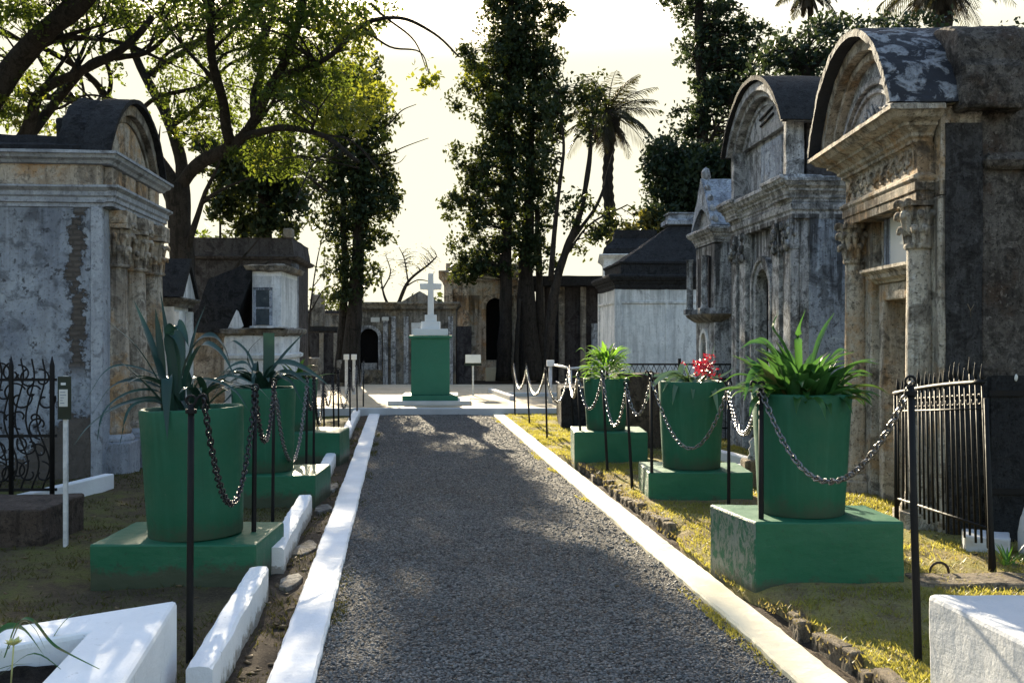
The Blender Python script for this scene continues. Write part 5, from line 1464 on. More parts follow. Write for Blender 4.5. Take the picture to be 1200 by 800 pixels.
pts = [(-.06, 1.73), (.06, 1.73), (.055, 2.22), (.205, 2.225), (.215, 2.34), (.055, 2.345), (.05, 2.54), (-.05, 2.54), (-.055, 2.345), (-.215, 2.34), (-.205, 2.225), (-.055, 2.22)]
mb.prism(pts, .05, .17); mb.build('cross', M['white'], t, bevel=.012)
# the gusset on the cross's foot and the signs around the plaza
t = thing('small_sign', (-.86, 22.6, .12), R(5), 'small white notice board on a thin white post beside the cross monument', 'sign')
MB().box(-.018, .018, -.018, .018, -.1, .72).build('post', M['steel_white'], t)
MB().box(-.17, .17, -.05, -.02, .72, .90).build('board', M['white'], t, bevel=.006)
MB().box(-.19, .19, -.045, -.025, .66, .715).build('lower_board', M['sign_dark'], t)
for xx, lb in ((-3.72, 'left of two short white topped stakes beyond the raised kerb'), (-3.55, 'right of two short white topped stakes beyond the raised kerb')):
    t = thing('white_stake', (xx, 23.0, .1), 0, lb, 'stake', 'pair of white stakes')
    MB().box(-.03, .03, -.03, .03, -.1, .80).build('stake', M['steel_white'], t)
    MB().box(-.055, .055, -.055, .055, .80, .92).build('cap', M['white'], t, bevel=.006)
tag(MB().prism([(-.55, 23.7), (-.05, 20.9), (.07, 20.92), (-.43, 23.72)], .1, .22, 'z').build('grave_kerb', M['kerb_grey'], bevel=.01), 'narrow pale kerb running diagonally over the right of the plaza', 'kerb')
tag(MB().prism([(-.12, 22.3), (1.6, 22.2), (1.6, 22.34), (-.12, 22.44)], .1, .20, 'z').build('grave_kerb', M['kerb_grey'], bevel=.01), 'pale kerb running across the plaza towards the white rail', 'kerb')

# white rail with its posts, dark iron lattice fence, beyond the bush planter
a, b = G(645, 478, .03), G(668, 492, .03)
t = thing('pipe_rail', (a.x, a.y, 0), 0, 'white pipe rail on two posts around a dark grave beyond the bush planter', 'rail')
z1 = P(0, 429, a.y).z
MB().tube([V((0, 0, -.1)), V((0, 0, z1))], .035, 10).build('rail_post', M['steel_white'], t)
MB().box(-.075, .075, -.06, .06, z1, z1 + .12).build('post_cap', M['white'], t, bevel=.008)
d = b - a
MB().tube([V((d.x, d.y, -.1)), V((d.x, d.y, z1 + .03))], .032, 10).build('rail_post', M['steel_white'], t)
MB().tube([V((.07, 0, z1 + .03)), V((d.x + .02, d.y - .05, z1 + .05)), V((d.x + .45, d.y - .2, z1 + .1))], .022, 8).build('rail', M['steel_white'], t)
MB().tube([V((.12, .1, z1 - .3)), V((d.x, d.y, z1 - .3))], .012, 6).build('rail', M['steel_white'], t)
tag(MB().box(.75, 1.75, 15.7, 17.2, -.1, .66).build('grave_chest', M['roof_dark'], bevel=.03, rough=(.3, .04), subdiv=4), 'low black grave chest behind the white pipe rail', 'grave')
t = thing('lattice_fence', (1.35, 14.1, 0), R(-3), 'black iron fence with a zigzag top before the white mausoleum', 'fence')
mb = MB()
for k in range(27):
    mb.tube([V((k * .075, 0, 0)), V((k * .075, 0, .86))], .006, 5)
mb.build('bars', M['iron'], t)
mb = MB()
for k in range(13):
    mb.tube([V((k * .15, 0, .88)), V((k * .15 + .075, 0, 1.06)), V((k * .15 + .15, 0, .88))], .006, 5); mb.tube([V((k * .15, 0, 1.06)), V((k * .15 + .075, 0, .88)), V((k * .15 + .15, 0, 1.06))], .006, 5)
mb.build('zigzag', M['iron'], t)
for zz in (.2, .87, 1.07): MB().box(-.05, 2.0, -.01, .01, zz - .012, zz + .012).build('rail', M['iron'], t)
for xx in (-.04, .95, 1.98): MB().box(xx - .02, xx + .02, -.02, .02, -.1, 1.15).build('fence_post', M['iron'], t)
tag(MB().box(1.28, 1.9, 12.95, 13.5, -.05, .98).build('stone_pillar', M['stone_brown'], bevel=.02, rough=(.2, .03), subdiv=4), 'dark square stone pillar with a light top behind the red flower planter', 'pillar').location = (.05, 0, 0)

# cemetery wall closing the view
t = thing('boundary_wall', (0, 42, 0), 0, 'long dim cemetery wall far behind the tombs and trees', 'wall')
MB().box(-45, 45, 0, .4, -.2, 2.3).build('wall', M['plaster_dim'], t)
MB().box(-45, 45, -.06, .46, 2.302, 2.42).build('coping', M['plaster_dark'], t)
# ------------------------------------------------------------------ trees
def leaf_cloud(name, mat, cent, rad, per, size, seed, parent=None, aspect=0.55, droop=0.0):
    """leaf sized faces spread round many small cluster centres"""
    r = np.random.default_rng(seed)
    cent = np.asarray(cent, float); rad = np.asarray(rad, float)
    n = len(cent) * per
    c = np.repeat(cent, per, 0); rr = np.repeat(rad, per, 0)
    if rr.ndim == 1: rr = rr[:, None]
    d = r.normal(size=(n, 3)); d /= np.linalg.norm(d, axis=1)[:, None]
    p = c + d * rr * (r.random((n, 1)) ** 0.6)
    a = r.normal(size=(n, 3)); a[:, 2] -= droop; a /= np.linalg.norm(a, axis=1)[:, None]
    b = np.cross(a, r.normal(size=(n, 3))); b /= np.linalg.norm(b, axis=1)[:, None]
    s = size * (0.55 + 0.9 * r.random((n, 1)))
    nn = np.cross(a, b)
    v = np.stack([p - a * s * .5, p + b * s * aspect * .5 + nn * s * .08, p + a * s * .5, p - b * s * aspect * .5 + nn * s * .08], 1).reshape(-1, 3)
    return raw_mesh(name, v, np.arange(n * 4).reshape(-1, 4), mat, parent)

def sub_clusters(ells, seed, dens, rs):
    """ells: (cx,cy,cz,rx,ry,rz,weight). returns cluster centres and radii"""
    r = np.random.default_rng(seed)
    C, Q = [], []
    for (cx, cy, cz, rx, ry, rz, w) in ells:
        k = max(1, int(dens * w * (rx * ry * rz) ** (2 / 3)))
        for _ in range(k):
            d = r.normal(size=3); d /= np.linalg.norm(d); q = r.random() ** 0.45
            C.append((cx + d[0] * rx * q, cy + d[1] * ry * q, cz + d[2] * rz * q)); Q.append(rs * (0.6 + 0.9 * r.random()))
    return C, Q

def limb_pts(limbs):
    out = []
    for pts, r0, r1 in limbs:
        c = spline(pts, 6)
        for i, p in enumerate(c): out.append((p, lerp(r0, r1, i / (len(c) - 1))))
    return out

def tree(name, label, cat, base, limbs, ells, mat, size, dens, rs, per, seed, group=None, bark='bark', twigs=0.7, extra=None, droop=0.0, wob=0.05, tw_r=.012, aspect=.55, side=0, side_len=2.2):
    t = thing(name, base, 0, label, cat, group)
    inv = Matrix.Translation(V(base)).inverted()
    if side:
        rs_ = random.Random(seed + 400); extra_l = []
        for pts, r0, r1 in limbs:
            if r0 < .055: continue
            c = spline(pts, 6); n_ = len(c)
            for _ in range(side):
                k = rs_.randrange(n_ // 4, n_ - 1)
                r = lerp(r0, r1, k / (n_ - 1)) * rs_.uniform(.35, .6)
                dr = (c[k + 1] - c[k]).normalized()
                out = (dr * .7 + V((rs_.uniform(-1, 1), rs_.uniform(-.8, .8), rs_.uniform(-.25, 1.0))) * .8).normalized()
                L = side_len * rs_.uniform(.5, 1.1)
                p1 = c[k] + out * L * .45 + V((0, 0, .06 * L)); p2 = p1 + (out + V((rs_.uniform(-.5, .5), rs_.uniform(-.4, .4), rs_.uniform(-.3, .5)))).normalized() * L * .5
                extra_l.append(([c[k], p1, p2], r, .010))
                p3 = p1 + (out + V((rs_.uniform(-.8, .8), rs_.uniform(-.6, .6), rs_.uniform(-.5, .6)))).normalized() * L * .45
                extra_l.append(([p1, p1.lerp(p3, .5) + V((0, 0, .05)), p3], r * .5, .007))
        limbs = limbs + extra_l
    mb = MB()
    tops = limb_pts(limbs)
    for pts, r0, r1 in limbs:
        c = spline(pts, 6)
        c = [p + V((vn(p, 1.1, seed), vn(p, 1.3, seed + 5), 0)) * wob for p in c]
        mb.tube(c, [lerp(r0, r1, (i / (len(c) - 1)) ** .8) * (1 + .18 * vn(p, 2.5, seed)) for i, p in enumerate(c)], 10)
    C, Q = sub_clusters(ells, seed, dens, rs)
    rnd = random.Random(seed)
    for c in C:
        if rnd.random() > twigs: continue
        cv = V(c)
        best = min(tops, key=lambda q: (q[0] - cv).length + (0.35 * max(0, q[0].z - cv.z)))
        d = (best[0] - cv).length
        if d < .15 or d > 5.5: continue
        mid = best[0].lerp(cv, .5) + V((rnd.uniform(-.12, .12), rnd.uniform(-.12, .12), rnd.uniform(-.02, .16))) * d
        r = min(best[1] * .6, tw_r * (0.5 + d * .9))
        mb.tube(spline([best[0], mid, cv], 3), [lerp(r, .004, k / 6) for k in range(7)], 5)
    o = mb.build('trunk', M[bark], t); o.matrix_parent_inverse = inv
    if C:
        o = leaf_cloud('crown', M[mat], C, Q, per, size, seed, t, aspect, droop); o.matrix_parent_inverse = inv
    if extra:
        for i, (m2, el2, den2, per2, sz2, rs2) in enumerate(extra):
            C2, Q2 = sub_clusters(el2, seed + 77 + i, den2, rs2)
            o = leaf_cloud('lit_tint_olive_leaves', M[m2], C2, Q2, per2, sz2, seed + 9 + i, t, aspect, droop); o.matrix_parent_inverse = inv  # yellow clumps carry painted sunlight; olive ones are just olive
    return t

def E(px, py, y, rpx, rpy, ry, w=1.0):
    c = P(px, py, y); k = y / F
    return (c.x, c.y, c.z, rpx * k, ry, rpy * k, w)

def PP(lst): return [P(a, b, y) for a, b, y in lst]

# big spreading tree on the left
tree('broad_tree', 'huge spreading tree with a forked trunk behind the blue grey tomb', 'tree', P(208, 495, 17),
     [(PP([(208, 500, 17), (210, 400, 17), (212, 300, 17), (206, 214, 17)]), .24, .19),
      (PP([(206, 222, 17), (232, 190, 16.8), (285, 160, 16.5), (325, 90, 16), (352, 20, 15.5), (370, -60, 15)]), .13, .05),
      (PP([(270, 168, 16.6), (255, 110, 16), (250, 50, 15.5), (240, -40, 15)]), .10, .05),
      (PP([(205, 225, 17), (190, 190, 17.3), (150, 150, 17.5), (90, 120, 17.5), (20, 110, 17.5)]), .13, .05),
      (PP([(212, 216, 17), (205, 150, 17.5), (170, 90, 18), (150, 20, 18), (140, -50, 18)]), .12, .05),
      (PP([(285, 160, 16.5), (330, 150, 15.5), (380, 160, 15), (420, 190, 14.5)]), .07, .03),
      (PP([(240, 185, 16.8), (300, 178, 17), (350, 200, 17.5), (385, 225, 18)]), .06, .02),
      (PP([(325, 90, 16), (380, 70, 15), (430, 30, 14.5), (470, 22, 14), (510, 40, 14), (535, 68, 14)]), .05, .012),
      (PP([(430, 30, 14.5), (455, 55, 14), (490, 62, 14), (500, 88, 14)]), .02, .006),
      (PP([(440, 5, 14.5), (462, 26, 14.2), (485, 50, 14), (497, 84, 14)]), .022, .006),
      (PP([(300, 140, 16.3), (310, 60, 17), (300, -20, 17.5)]), .09, .05),
      (PP([(150, 150, 17.5), (110, 95, 17), (60, 60, 16.5), (0, 40, 16)]), .07, .03),
      (PP([(90, 120, 17.5), (60, 90, 17.3), (40, 50, 17.0), (30, 0, 16.6)]), .05, .025),
      (PP([(205, 150, 17.5), (240, 120, 17.8), (262, 80, 18), (300, 60, 18)]), .05, .02),
      (PP([(150, 150, 17.5), (180, 118, 17), (230, 100, 16.6), (262, 66, 16.4), (300, 52, 16)]), .05, .02),
      (PP([(60, 112, 17.5), (100, 76, 17.8), (160, 64, 18), (200, 34, 18)]), .045, .02),
      (PP([(120, 132, 17.5), (130, 96, 17.2), (118, 50, 17), (126, 0, 17)]), .05, .022),
      (PP([(20, 110, 17.5), (60, 128, 17), (100, 112, 16.6), (140, 118, 16.4)]), .035, .012),
      (PP([(180, 90, 18), (196, 62, 17.6), (236, 44, 17.4), (262, 18, 17)]), .04, .018),
      (PP([(170, 90, 18), (220, 60, 18.5), (270, 30, 18.5), (320, 0, 18)]), .06, .03)],
     [E(300, 40, 16, 110, 55, 2.6, 1.35), E(250, 110, 17, 60, 45, 1.6, 1.0), E(350, 110, 16, 60, 60, 1.8, 1.5), E(330, 185, 16.5, 60, 30, 1.2, 1.2),
      E(240, 10, 17, 120, 36, 2.2, .9), E(110, 10, 17, 120, 28, 1.8, .40), E(30, 90, 17, 60, 50, 1.2, .26), E(120, 100, 17.5, 80, 40, 1.2, .16), E(215, 105, 17.5, 50, 50, 1.2, .22),
      E(380, 40, 15.5, 60, 50, 1.5, 1.1), E(40, 150, 17.5, 50, 26, .9, .4), E(225, 150, 17, 30, 22, .8, .9), E(430, 20, 14.5, 45, 24, .8, .7), E(150, 50, 18, 90, 36, 1.2, .22),
      E(300, -60, 16, 230, 60, 3.2, 1.0), E(90, -60, 17, 160, 60, 2.5, .5), E(385, 125, 16, 40, 40, 1.2, .8)],
     'leaf_big', .072, 60, .19, 40, 1, wob=.10, tw_r=.014, twigs=.5, side=3,
     extra=[('leaf_sunlit_tint', [E(400, 45, 15, 50, 40, 1.2, .8), E(420, 110, 15, 40, 38, 1.0, .8), E(225, 140, 17, 35, 22, .8, .4), E(310, 180, 16.5, 40, 14, .8, .7), E(390, 135, 15.5, 45, 25, 1), E(497, 92, 14, 16, 8, .3, 3.0), E(432, 40, 14, 22, 14, .4, 1.5), E(60, 150, 17, 60, 22, 1, .3)], 50, 32, .085, .19)])

# neighbour whose limbs cross the top left corner
tree('broad_tree', 'leaning tree with thick bare limbs crossing above the blue grey tomb roof', 'tree', P(-70, 520, 15),
     [(PP([(-70, 520, 15), (-66, 300, 15), (-40, 180, 15), (10, 85, 15), (50, 40, 14.6), (100, -10, 14.2), (150, -70, 14)]), .25, .13),
      (PP([(-45, 200, 15), (20, 165, 15.5), (50, 110, 15.5), (90, 85, 15.5), (135, 62, 15.5), (180, 20, 15.5)]), .12, .05),
      (PP([(10, 180, 15.5), (60, 130, 16), (110, 75, 16), (170, 62, 16), (215, 28, 16)]), .09, .03),
      (PP([(30, 60, 14.8), (80, 45, 15.5), (140, 50, 16), (200, 75, 16)]), .07, .02),
      (PP([(-60, 280, 15), (-100, 150, 15), (-110, 0, 15)]), .16, .08)],
     [E(10, 25, 14.5, 60, 34, 1.4, .6), E(-50, 80, 15, 60, 70, 1.6, .6), E(90, 0, 14.5, 60, 24, 1.2, .45), E(60, 95, 15.5, 60, 30, 1.0, .14), E(15, 125, 15.5, 40, 30, .9, .5), E(120, 60, 15.8, 50, 25, 1, .14), E(20, -60, 14.5, 160, 60, 2.5, .9)],
     'leaf_big', .078, 84, .21, 38, 2, wob=.08, twigs=.5, side=3,
     extra=[('leaf_sunlit_tint', [E(25, 135, 15.5, 50, 30, .8, .3), E(95, 150, 16, 30, 15, .6, .4)], 50, 30, .085, .19)])

def ivy_tree(label, px, pyb, y, prof, seed, stems, mat='leaf_ivy', size=.125, dens=84, per=30, rs=.24, extra=None, twigs=.5, group='ivy clad trees'):
    """prof: (px centre, py, half width px, weight) down the column"""
    ells = [E(a, b, y + random.Random(seed + i).uniform(-.4, .4), w, h, w * y / F * .9, wt) for i, (a, b, w, h, wt) in enumerate(prof)]
    rr = random.Random(seed + 900)                # ragged outline: loose sprays beyond the body of the crown
    for (a, b, w, h, wt) in prof:
        for _ in range(3):
            sg = -1 if px < 450 else rr.choice((-1, 1)); k = rr.uniform(.20, .38)
            ells.append(E(a + sg * w * rr.uniform(.75, 1.15), b + h * rr.uniform(-.9, .9), y + rr.uniform(-.5, .5), w * k, h * k, w * k * y / F, .9))
    limbs = [(PP([(a, b, y + dy) for a, b, dy in st]), r0, r1) for st, r0, r1 in stems]
    return tree('ivy_tree', label, 'tree', P(px, pyb, y), limbs, ells, mat, size, dens, rs, per, seed, group, twigs=twigs, extra=extra, droop=.5)

ivy_tree('ivy covered tree with a broken leafy outline, left of the white cross', 412, 448, 26.5,
         [(425, 95, 34, 30, .8), (400, 130, 40, 30, .9), (430, 150, 38, 34, 1.0), (420, 190, 46, 34, 1.3), (398, 215, 40, 26, .9), (432, 235, 40, 28, 1.4), (420, 262, 30, 24, 1.2), (448, 215, 26, 30, .9), (385, 265, 22, 16, .6), (418, 300, 26, 28, 1.2), (446, 280, 18, 18, .5), (412, 340, 20, 26, 1.0), (440, 320, 16, 14, .5), (398, 312, 14, 18, .5), (395, 175, 30, 22, .7)],
         31, [([(408, 448, 0), (414, 380, 0), (420, 300, 0), (424, 200, 0), (428, 95, 0)], .27, .08), ([(398, 448, .3), (400, 400, .2), (404, 330, .2), (402, 220, 0), (398, 130, 0)], .16, .04),
              ([(424, 150, 0), (450, 148, -.3), (470, 130, -.5), (488, 122, -.6)], .035, .008), ([(424, 185, 0), (455, 180, -.3), (475, 172, -.4), (502, 162, -.5)], .03, .008), ([(424, 190, 0), (462, 192, .2), (476, 182, .2)], .02, .005)],
         extra=[('leaf_sunlit_tint', [E(418, 110, 26.1, 38, 36, 1.0, .8), E(432, 145, 26.0, 22, 30, .8, .5)], 70, 22, .12, .22)])
ivy_tree('dark ivy bush tree rising behind the grey block tomb', 305, 430, 23,
         [(300, 205, 44, 34, 1.4), (330, 230, 34, 30, 1.3), (275, 225, 24, 30, .8), (310, 262, 34, 24, 1.5), (262, 240, 10, 40, .5), (345, 262, 14, 14, .6), (300, 180, 60, 24, 1.0)],
         32, [([(308, 430, 0), (310, 300, 0), (308, 200, 0), (300, 120, 0)], .22, .07), ([(258, 320, 0), (259, 250, 0), (262, 180, 0)], .03, .015)],
         extra=[('leaf_sunlit_tint', [E(305, 185, 22.6, 38, 16, .6, 1.2)], 70, 22, .11, .2)], size=.15)
ivy_tree('tallest tree, a dark ivy clad column on two trunks right of the cross', 605, 440, 32,
         [(600, -70, 34, 50, 1.0), (598, -10, 42, 40, 1.2), (605, 40, 44, 36, 1.25), (585, 75, 40, 30, .9), (622, 85, 30, 34, 1.2), (560, 110, 26, 22, .45), (600, 120, 40, 34, 1.1), (630, 150, 24, 40, 1.0), (575, 150, 26, 26, .7), (600, 180, 40, 34, 1.0), (560, 200, 28, 26, .65), (548, 235, 22, 20, .8), (590, 230, 40, 34, .9), (625, 220, 24, 44, 1.1), (565, 265, 34, 24, .6), (600, 285, 40, 28, .8), (552, 305, 22, 20, 1.2), (575, 310, 22, 16, .6), (625, 290, 22, 30, .7), (548, 325, 14, 10, 1.0), (640, 130, 16, 30, .5)],
         33, [([(590, 446, 0), (592, 380, 0), (593, 300, 0), (596, 200, 0), (598, 60, 0), (600, -90, 0)], .27, .06), ([(623, 446, .2), (620, 390, .2), (616, 320, .2), (620, 240, .2), (622, 100, .2)], .42, .10), ([(636, 446, .4), (634, 380, .3), (632, 320, .3), (630, 240, .2)], .20, .08),
              ([(605, 446, -.2), (606, 400, -.2), (610, 350, -.1)], .10, .05)],
         size=.135, dens=96, per=30, extra=[('leaf_sunlit_tint', [E(562, 92, 31.5, 26, 22, .7, .8), E(600, 150, 31.2, 40, 120, .9, .10)], 60, 22, .13, .22)])
tree('thin_tree', 'thin leaning trees with airy crowns between the ivy column and the palm', 'tree', P(650, 440, 33),
     [(PP([(642, 446, 30), (648, 350, 30), (665, 290, 30), (680, 250, 30), (690, 190, 30), (695, 140, 30)]), .17, .05), (PP([(645, 330, 30), (652, 250, 30), (660, 180, 30), (655, 110, 30)]), .09, .03), (PP([(668, 285, 30), (700, 240, 30), (712, 200, 30), (720, 175, 30)]), .07, .02), (PP([(650, 320, 30), (690, 265, 30), (735, 240, 30)]), .05, .02)],
     [E(652, 120, 30, 22, 36, .8, 1.0), E(692, 112, 30, 20, 30, .8, 1.1), E(690, 150, 30, 18, 20, .7, .8), E(672, 245, 30, 26, 22, .8, .7), E(705, 265, 30, 26, 20, .8, .7), E(735, 265, 30, 30, 18, .8, .8), E(690, 285, 30, 22, 14, .7, .5), E(640, 180, 30, 14, 40, .6, .6)],
     'leaf_ivy', .14, 60, .26, 22, 34, tw_r=.02)
tree('tall_tree', 'tall dark conifer like tree with gaps, right of the palm', 'tree', P(826, 430, 31),
     [(PP([(826, 440, 31), (826, 300, 31), (825, 200, 31), (822, 100, 31), (818, 0, 31), (815, -80, 31)]), .3, .1)],
     [E(800, -10, 31, 32, 30, 1, .8), E(835, 15, 31, 40, 36, 1.1, 1.0), E(820, 60, 31, 34, 24, 1, .9), E(860, 60, 31, 30, 40, 1, 1.2), E(845, 110, 31, 40, 30, 1, 1.3), E(815, 130, 31, 28, 18, 1, .5), E(800, 155, 31, 26, 14, .8, .5), E(870, 110, 31, 26, 40, 1, 1.2), E(845, 155, 31, 44, 16, 1, .9), E(880, 40, 31, 24, 22, .8, .7), E(805, -80, 31, 50, 50, 1.4, .8)],
     'leaf_dark', .14, 64, .27, 30, 35, tw_r=.03, side=4, side_len=1.6)
tree('round_tree', 'dense dark rounded evergreen behind the white mausoleum', 'tree', P(810, 420, 28.5),
     [(PP([(812, 440, 28.5), (810, 300, 28.5), (808, 200, 28.5)]), .25, .1)],
     [E(805, 210, 28.5, 48, 40, 1.3, 1.9), E(850, 195, 28.5, 34, 36, 1.2, 1.8), E(780, 185, 28.5, 24, 24, .8, 1.2), E(790, 260, 28.5, 40, 30, 1.2, 1.5), E(840, 250, 28.5, 34, 40, 1.2, 1.6)],
     'leaf_dark', .14, 90, .30, 34, 36,
     extra=[('leaf_olive', [E(768, 262, 28, 22, 16, .6, 1.6), E(745, 275, 28, 22, 14, .6, 1.3)], 44, 22, .18, .24)])
tree('broad_tree', 'dark leafy tree showing over and behind the roof of the brown tomb', 'tree', P(1000, 420, 19),
     [(PP([(1010, 450, 19), (1005, 250, 19), (960, 110, 19), (920, 60, 19)]), .25, .06), (PP([(1006, 260, 19), (1080, 120, 19), (1160, 90, 19), (1190, 100, 19)]), .18, .05)],
     [E(905, 70, 19, 26, 34, 1, .8), E(945, 60, 19, 34, 34, 1, 1.1), E(980, 35, 19, 30, 20, .9, 1.0), E(1030, 35, 19.3, 34, 14, 1, .8), E(960, 95, 19, 40, 30, 1, 1.0), E(1080, 40, 19, 40, 22, 1, .7), E(1150, 62, 19, 34, 26, 1, 1.4), E(1185, 100, 19, 40, 28, 1, 1.4), E(1215, 130, 19, 34, 34, 1, 1.0), E(1205, 50, 19, 20, 18, .7, .5), E(1195, 165, 19, 26, 16, .7, .4)],
     'leaf_dark', .10, 90, .22, 28, 37)
tree('bare_tree', 'bare leafless tree with fine crooked branches left of the cross', 'tree', P(468, 430, 31.5),
     [(PP([(466, 436, 31.5), (464, 370, 31.5), (468, 352, 31.5), (478, 330, 31.5), (500, 312, 31.5), (512, 300, 31.5)]), .10, .02), (PP([(462, 368, 31.5), (450, 345, 31.5), (446, 315, 31.5)]), .06, .015), (PP([(448, 340, 31.5), (458, 320, 31.5), (452, 300, 31.5)]), .03, .01), (PP([(474, 336, 31.5), (490, 328, 31.5), (505, 330, 31.5)]), .03, .01), (PP([(478, 330, 31.5), (474, 305, 31.5), (464, 285, 31.5)]), .03, .008)],
     [E(470, 310, 31.5, 34, 24, .6, 1.2), E(500, 305, 31.5, 20, 18, .5, 1.2)], 'leaf_olive', .06, 150, .3, 1, 38, twigs=1.0, tw_r=.010)
tree('bare_tree', 'thin bare sapling with crooked twigs beside the grey block tomb', 'tree', P(366, 430, 26),
     [(PP([(364, 436, 26), (363, 390, 26), (365, 345, 26), (372, 300, 26), (384, 258, 26)]), .04, .008), (PP([(364, 365, 26), (380, 338, 26), (398, 336, 26)]), .022, .006), (PP([(367, 335, 26), (378, 318, 26), (380, 290, 26)]), .016, .005)],
     [E(384, 320, 26, 16, 30, .4, 1.2)], 'leaf_olive', .05, 90, .25, 1, 61, twigs=1.0, tw_r=.007)
tree('broad_tree', 'low dark bush crown filling the gap behind the little white gabled tomb', 'tree', P(232, 430, 24),
     [(PP([(232, 440, 24), (230, 380, 24), (228, 320, 24)]), .1, .04)],
     [E(228, 350, 24, 18, 40, .8, 1.2), E(236, 300, 24, 12, 26, .6, .8), E(215, 400, 24, 34, 30, .8, 1.2)], 'leaf_big', .14, 44, .24, 18, 39)
for i, (px, w, h, lb) in enumerate([(60, 110, 60, 'far hedge tree beyond the wall at the left'), (250, 80, 40, 'far hedge tree beyond the wall behind the grey block tomb'), (375, 40, 34, 'small far hedge tree left of the ivy tree by the cross'), (505, 36, 24, 'low far hedge tree behind the cross'), (700, 70, 40, 'far hedge tree beyond the long dark vault'), (960, 120, 90, 'far hedge tree beyond the arched tombs'), (1180, 120, 90, 'far hedge tree at the right behind the masonry')]):
    tree('hedge_tree', lb, 'tree', P(px, 410, 46), [(PP([(px, 425, 46), (px, 390, 46), (px + 4, 360, 46)]), .2, .05)],
         [E(px, 380 - h * .3, 46, w, h, 2.0, .8)], 'leaf_ivy', .24, 16, .5, 16, 50 + i, 'trees beyond the cemetery wall')

# ------------------------------------------------------------------ palms
def palm(label, px, pyb, pyc, y, r, fr, ln, seed, lean=0, skirt=10, trunk=True, n_leaf=26):
    base = P(px, pyb, y); top = P(px + lean, pyc, y)
    t = thing('palm_tree', base, 0, label, 'palm', 'palms')
    inv = Matrix.Translation(base).inverted()
    mb = MB(); n = 30
    mb.tube([base.lerp(top, k / n) + V((.05 * math.sin(k * .3), 0, 0)) for k in range(n + 1)], [r * (1.15 if k % 2 else .95) * lerp(1.15, .95, k / n) for k in range(n + 1)], 10)
    mb.blob(top - V((0, 0, .15)), (r * 2.2, r * 2.2, r * 2.6), 10, 7, .15, seed)
    o = mb.build('trunk', M['bark'], t); o.matrix_parent_inverse = inv
    rnd = random.Random(seed)
    def frond(mb, az, e0, L, sag, dead=False):
        d = V((math.cos(az), math.sin(az), 0)); p = V(top); pts = [p.copy()]; e = e0
        for k in range(9):
            p = p + (d * math.cos(e) + V((0, 0, 1)) * math.sin(e)) * (L / 9); pts.append(p.copy()); e -= sag / 9
        mb.tube(pts, [.028 * (1 - .8 * k / 9) for k in range(10)], 5)
        side = V((-d.y, d.x, 0))
        for k in range(n_leaf):
            f = .12 + .88 * k / n_leaf
            i = min(8, int(f * 9)); q = pts[i].lerp(pts[i + 1], f * 9 - i)
            tan = (pts[i + 1] - pts[i]).normalized()
            ll = L * .26 * math.sin(math.pi * (.12 + .82 * f)) * rnd.uniform(.8, 1.15)
            for s in (-1, 1):
                dr = (side * s * .75 + tan * .65 + V((0, 0, -.35 - (.6 if dead else 0) + rnd.uniform(-.2, .2)))).normalized()
                w = tan * .015
                m_ = q + dr * ll * .55; tip = q + dr * ll + V((0, 0, -.18 * ll))
                mb.add([q - w * .5, m_ - w, tip, m_ + w, q + w * .5], [(0, 1, 2, 3, 4)])
    mb = MB()
    for k in range(fr):
        frond(mb, k * 2.39996 + rnd.uniform(-.2, .2), lerp(1.45, -.25, k / fr) + rnd.uniform(-.12, .12), ln * rnd.uniform(.85, 1.1), rnd.uniform(.9, 1.5))
    o = mb.build('fronds', M['palm_leaf'], t); o.matrix_parent_inverse = inv
    if skirt:
        mb = MB()
        for k in range(skirt):
            frond(mb, k * 2.39996 + .7, rnd.uniform(-1.1, -.5), ln * rnd.uniform(.45, .65), rnd.uniform(.3, .6), True)
        o = mb.build('dead_fronds', M['palm_dry'], t); o.matrix_parent_inverse = inv
    return t
palm('feather palm with a ragged round crown standing beyond the white mausoleum', 716, 300, 138, 34, .17, 38, 2.0, 3, -4, 26)
palm('tall palm whose drooping fronds hang over the brown tomb roof', 1102, 430, -22, 26, .24, 44, 1.9, 5, 0, 24)
t = palm('slender palm with a thread thin trunk left of the brown tomb roof', 944, 430, -10, 22, .035, 22, .9, 7, 2, 14)

# ------------------------------------------------------------------ world, sun and camera
SUN_AZ, SUN_EL = R(-11.0), R(18.0)            # azimuth from the view axis, negative to the left
w = bpy.data.worlds.new('World'); SC.world = w; w.use_nodes = True
nt = w.node_tree
bg = nt.nodes['Background']
sky = nt.nodes.new('ShaderNodeTexSky'); sky.sky_type = 'NISHITA'; sky.sun_disc = False
sky.sun_elevation = SUN_EL; sky.sun_rotation = SUN_AZ
sky.air_density = 1.0; sky.dust_density = 2.5; sky.ozone_density = 1.0
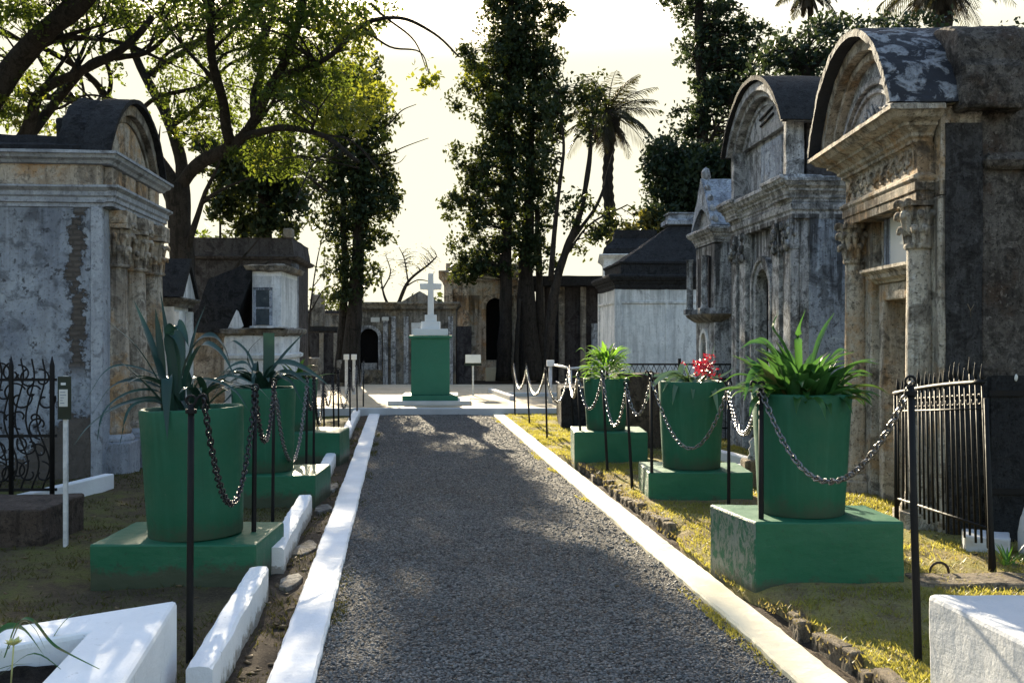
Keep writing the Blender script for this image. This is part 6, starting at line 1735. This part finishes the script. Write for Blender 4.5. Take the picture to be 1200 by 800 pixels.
# low sky is capped to a cream colour; above, uncapped sky adds fill light
tcw = nt.nodes.new('ShaderNodeTexCoord'); sx = nt.nodes.new('ShaderNodeSeparateXYZ'); nt.links.new(tcw.outputs['Generated'], sx.inputs[0])
mr = nt.nodes.new('ShaderNodeMapRange'); mr.interpolation_type = 'SMOOTHSTEP'
nt.links.new(sx.outputs[2], mr.inputs[0]); mr.inputs[1].default_value = 0.25; mr.inputs[2].default_value = 0.44; mr.inputs[3].default_value = 1.0; mr.inputs[4].default_value = 0.0
lim = nt.nodes.new('ShaderNodeMix'); lim.data_type = 'RGBA'; lim.blend_type = 'DARKEN'; nt.links.new(mr.outputs[0], lim.inputs[0])
nt.links.new(sky.outputs[0], lim.inputs[6]); lim.inputs[7].default_value = (2.68, 2.55, 1.98, 1)
nt.links.new(lim.outputs[2], bg.inputs[0]); bg.inputs[1].default_value = 0.105
sl = bpy.data.lights.new('Sun', 'SUN'); sl.energy = 4.8; sl.angle = R(0.5); sl.color = (1.0, 0.86, 0.62)
so = bpy.data.objects.new('Sun', sl); COL.objects.link(so)
d = V((math.sin(SUN_AZ) * math.cos(SUN_EL), math.cos(SUN_AZ) * math.cos(SUN_EL), math.sin(SUN_EL)))
so.rotation_mode = 'QUATERNION'; so.rotation_quaternion = V((0, 0, 1)).rotation_difference(d)
so.location = (-4, 30, 20)

cam = bpy.data.cameras.new('Camera'); cam.sensor_fit = 'HORIZONTAL'; cam.sensor_width = 36; cam.lens = 36; cam.shift_y = -10 / 1200
cam.clip_start = 0.05; cam.clip_end = 1000
co_ = bpy.data.objects.new('Camera', cam); COL.objects.link(co_)
co_.location = (0, 0, EYE); co_.rotation_euler = (R(90), 0, 0)
SC.camera = co_
vs_ = SC.view_settings
vs_.view_transform = 'Standard'; vs_.look = 'None'; vs_.gamma = 1; vs_.use_curve_mapping = False; vs_.exposure = 2.08
SC.render.engine = 'CYCLES'
SC.cycles.max_bounces = 6; SC.cycles.diffuse_bounces = 3; SC.cycles.transmission_bounces = 3; SC.cycles.glossy_bounces = 2
SC.cycles.use_denoising = True
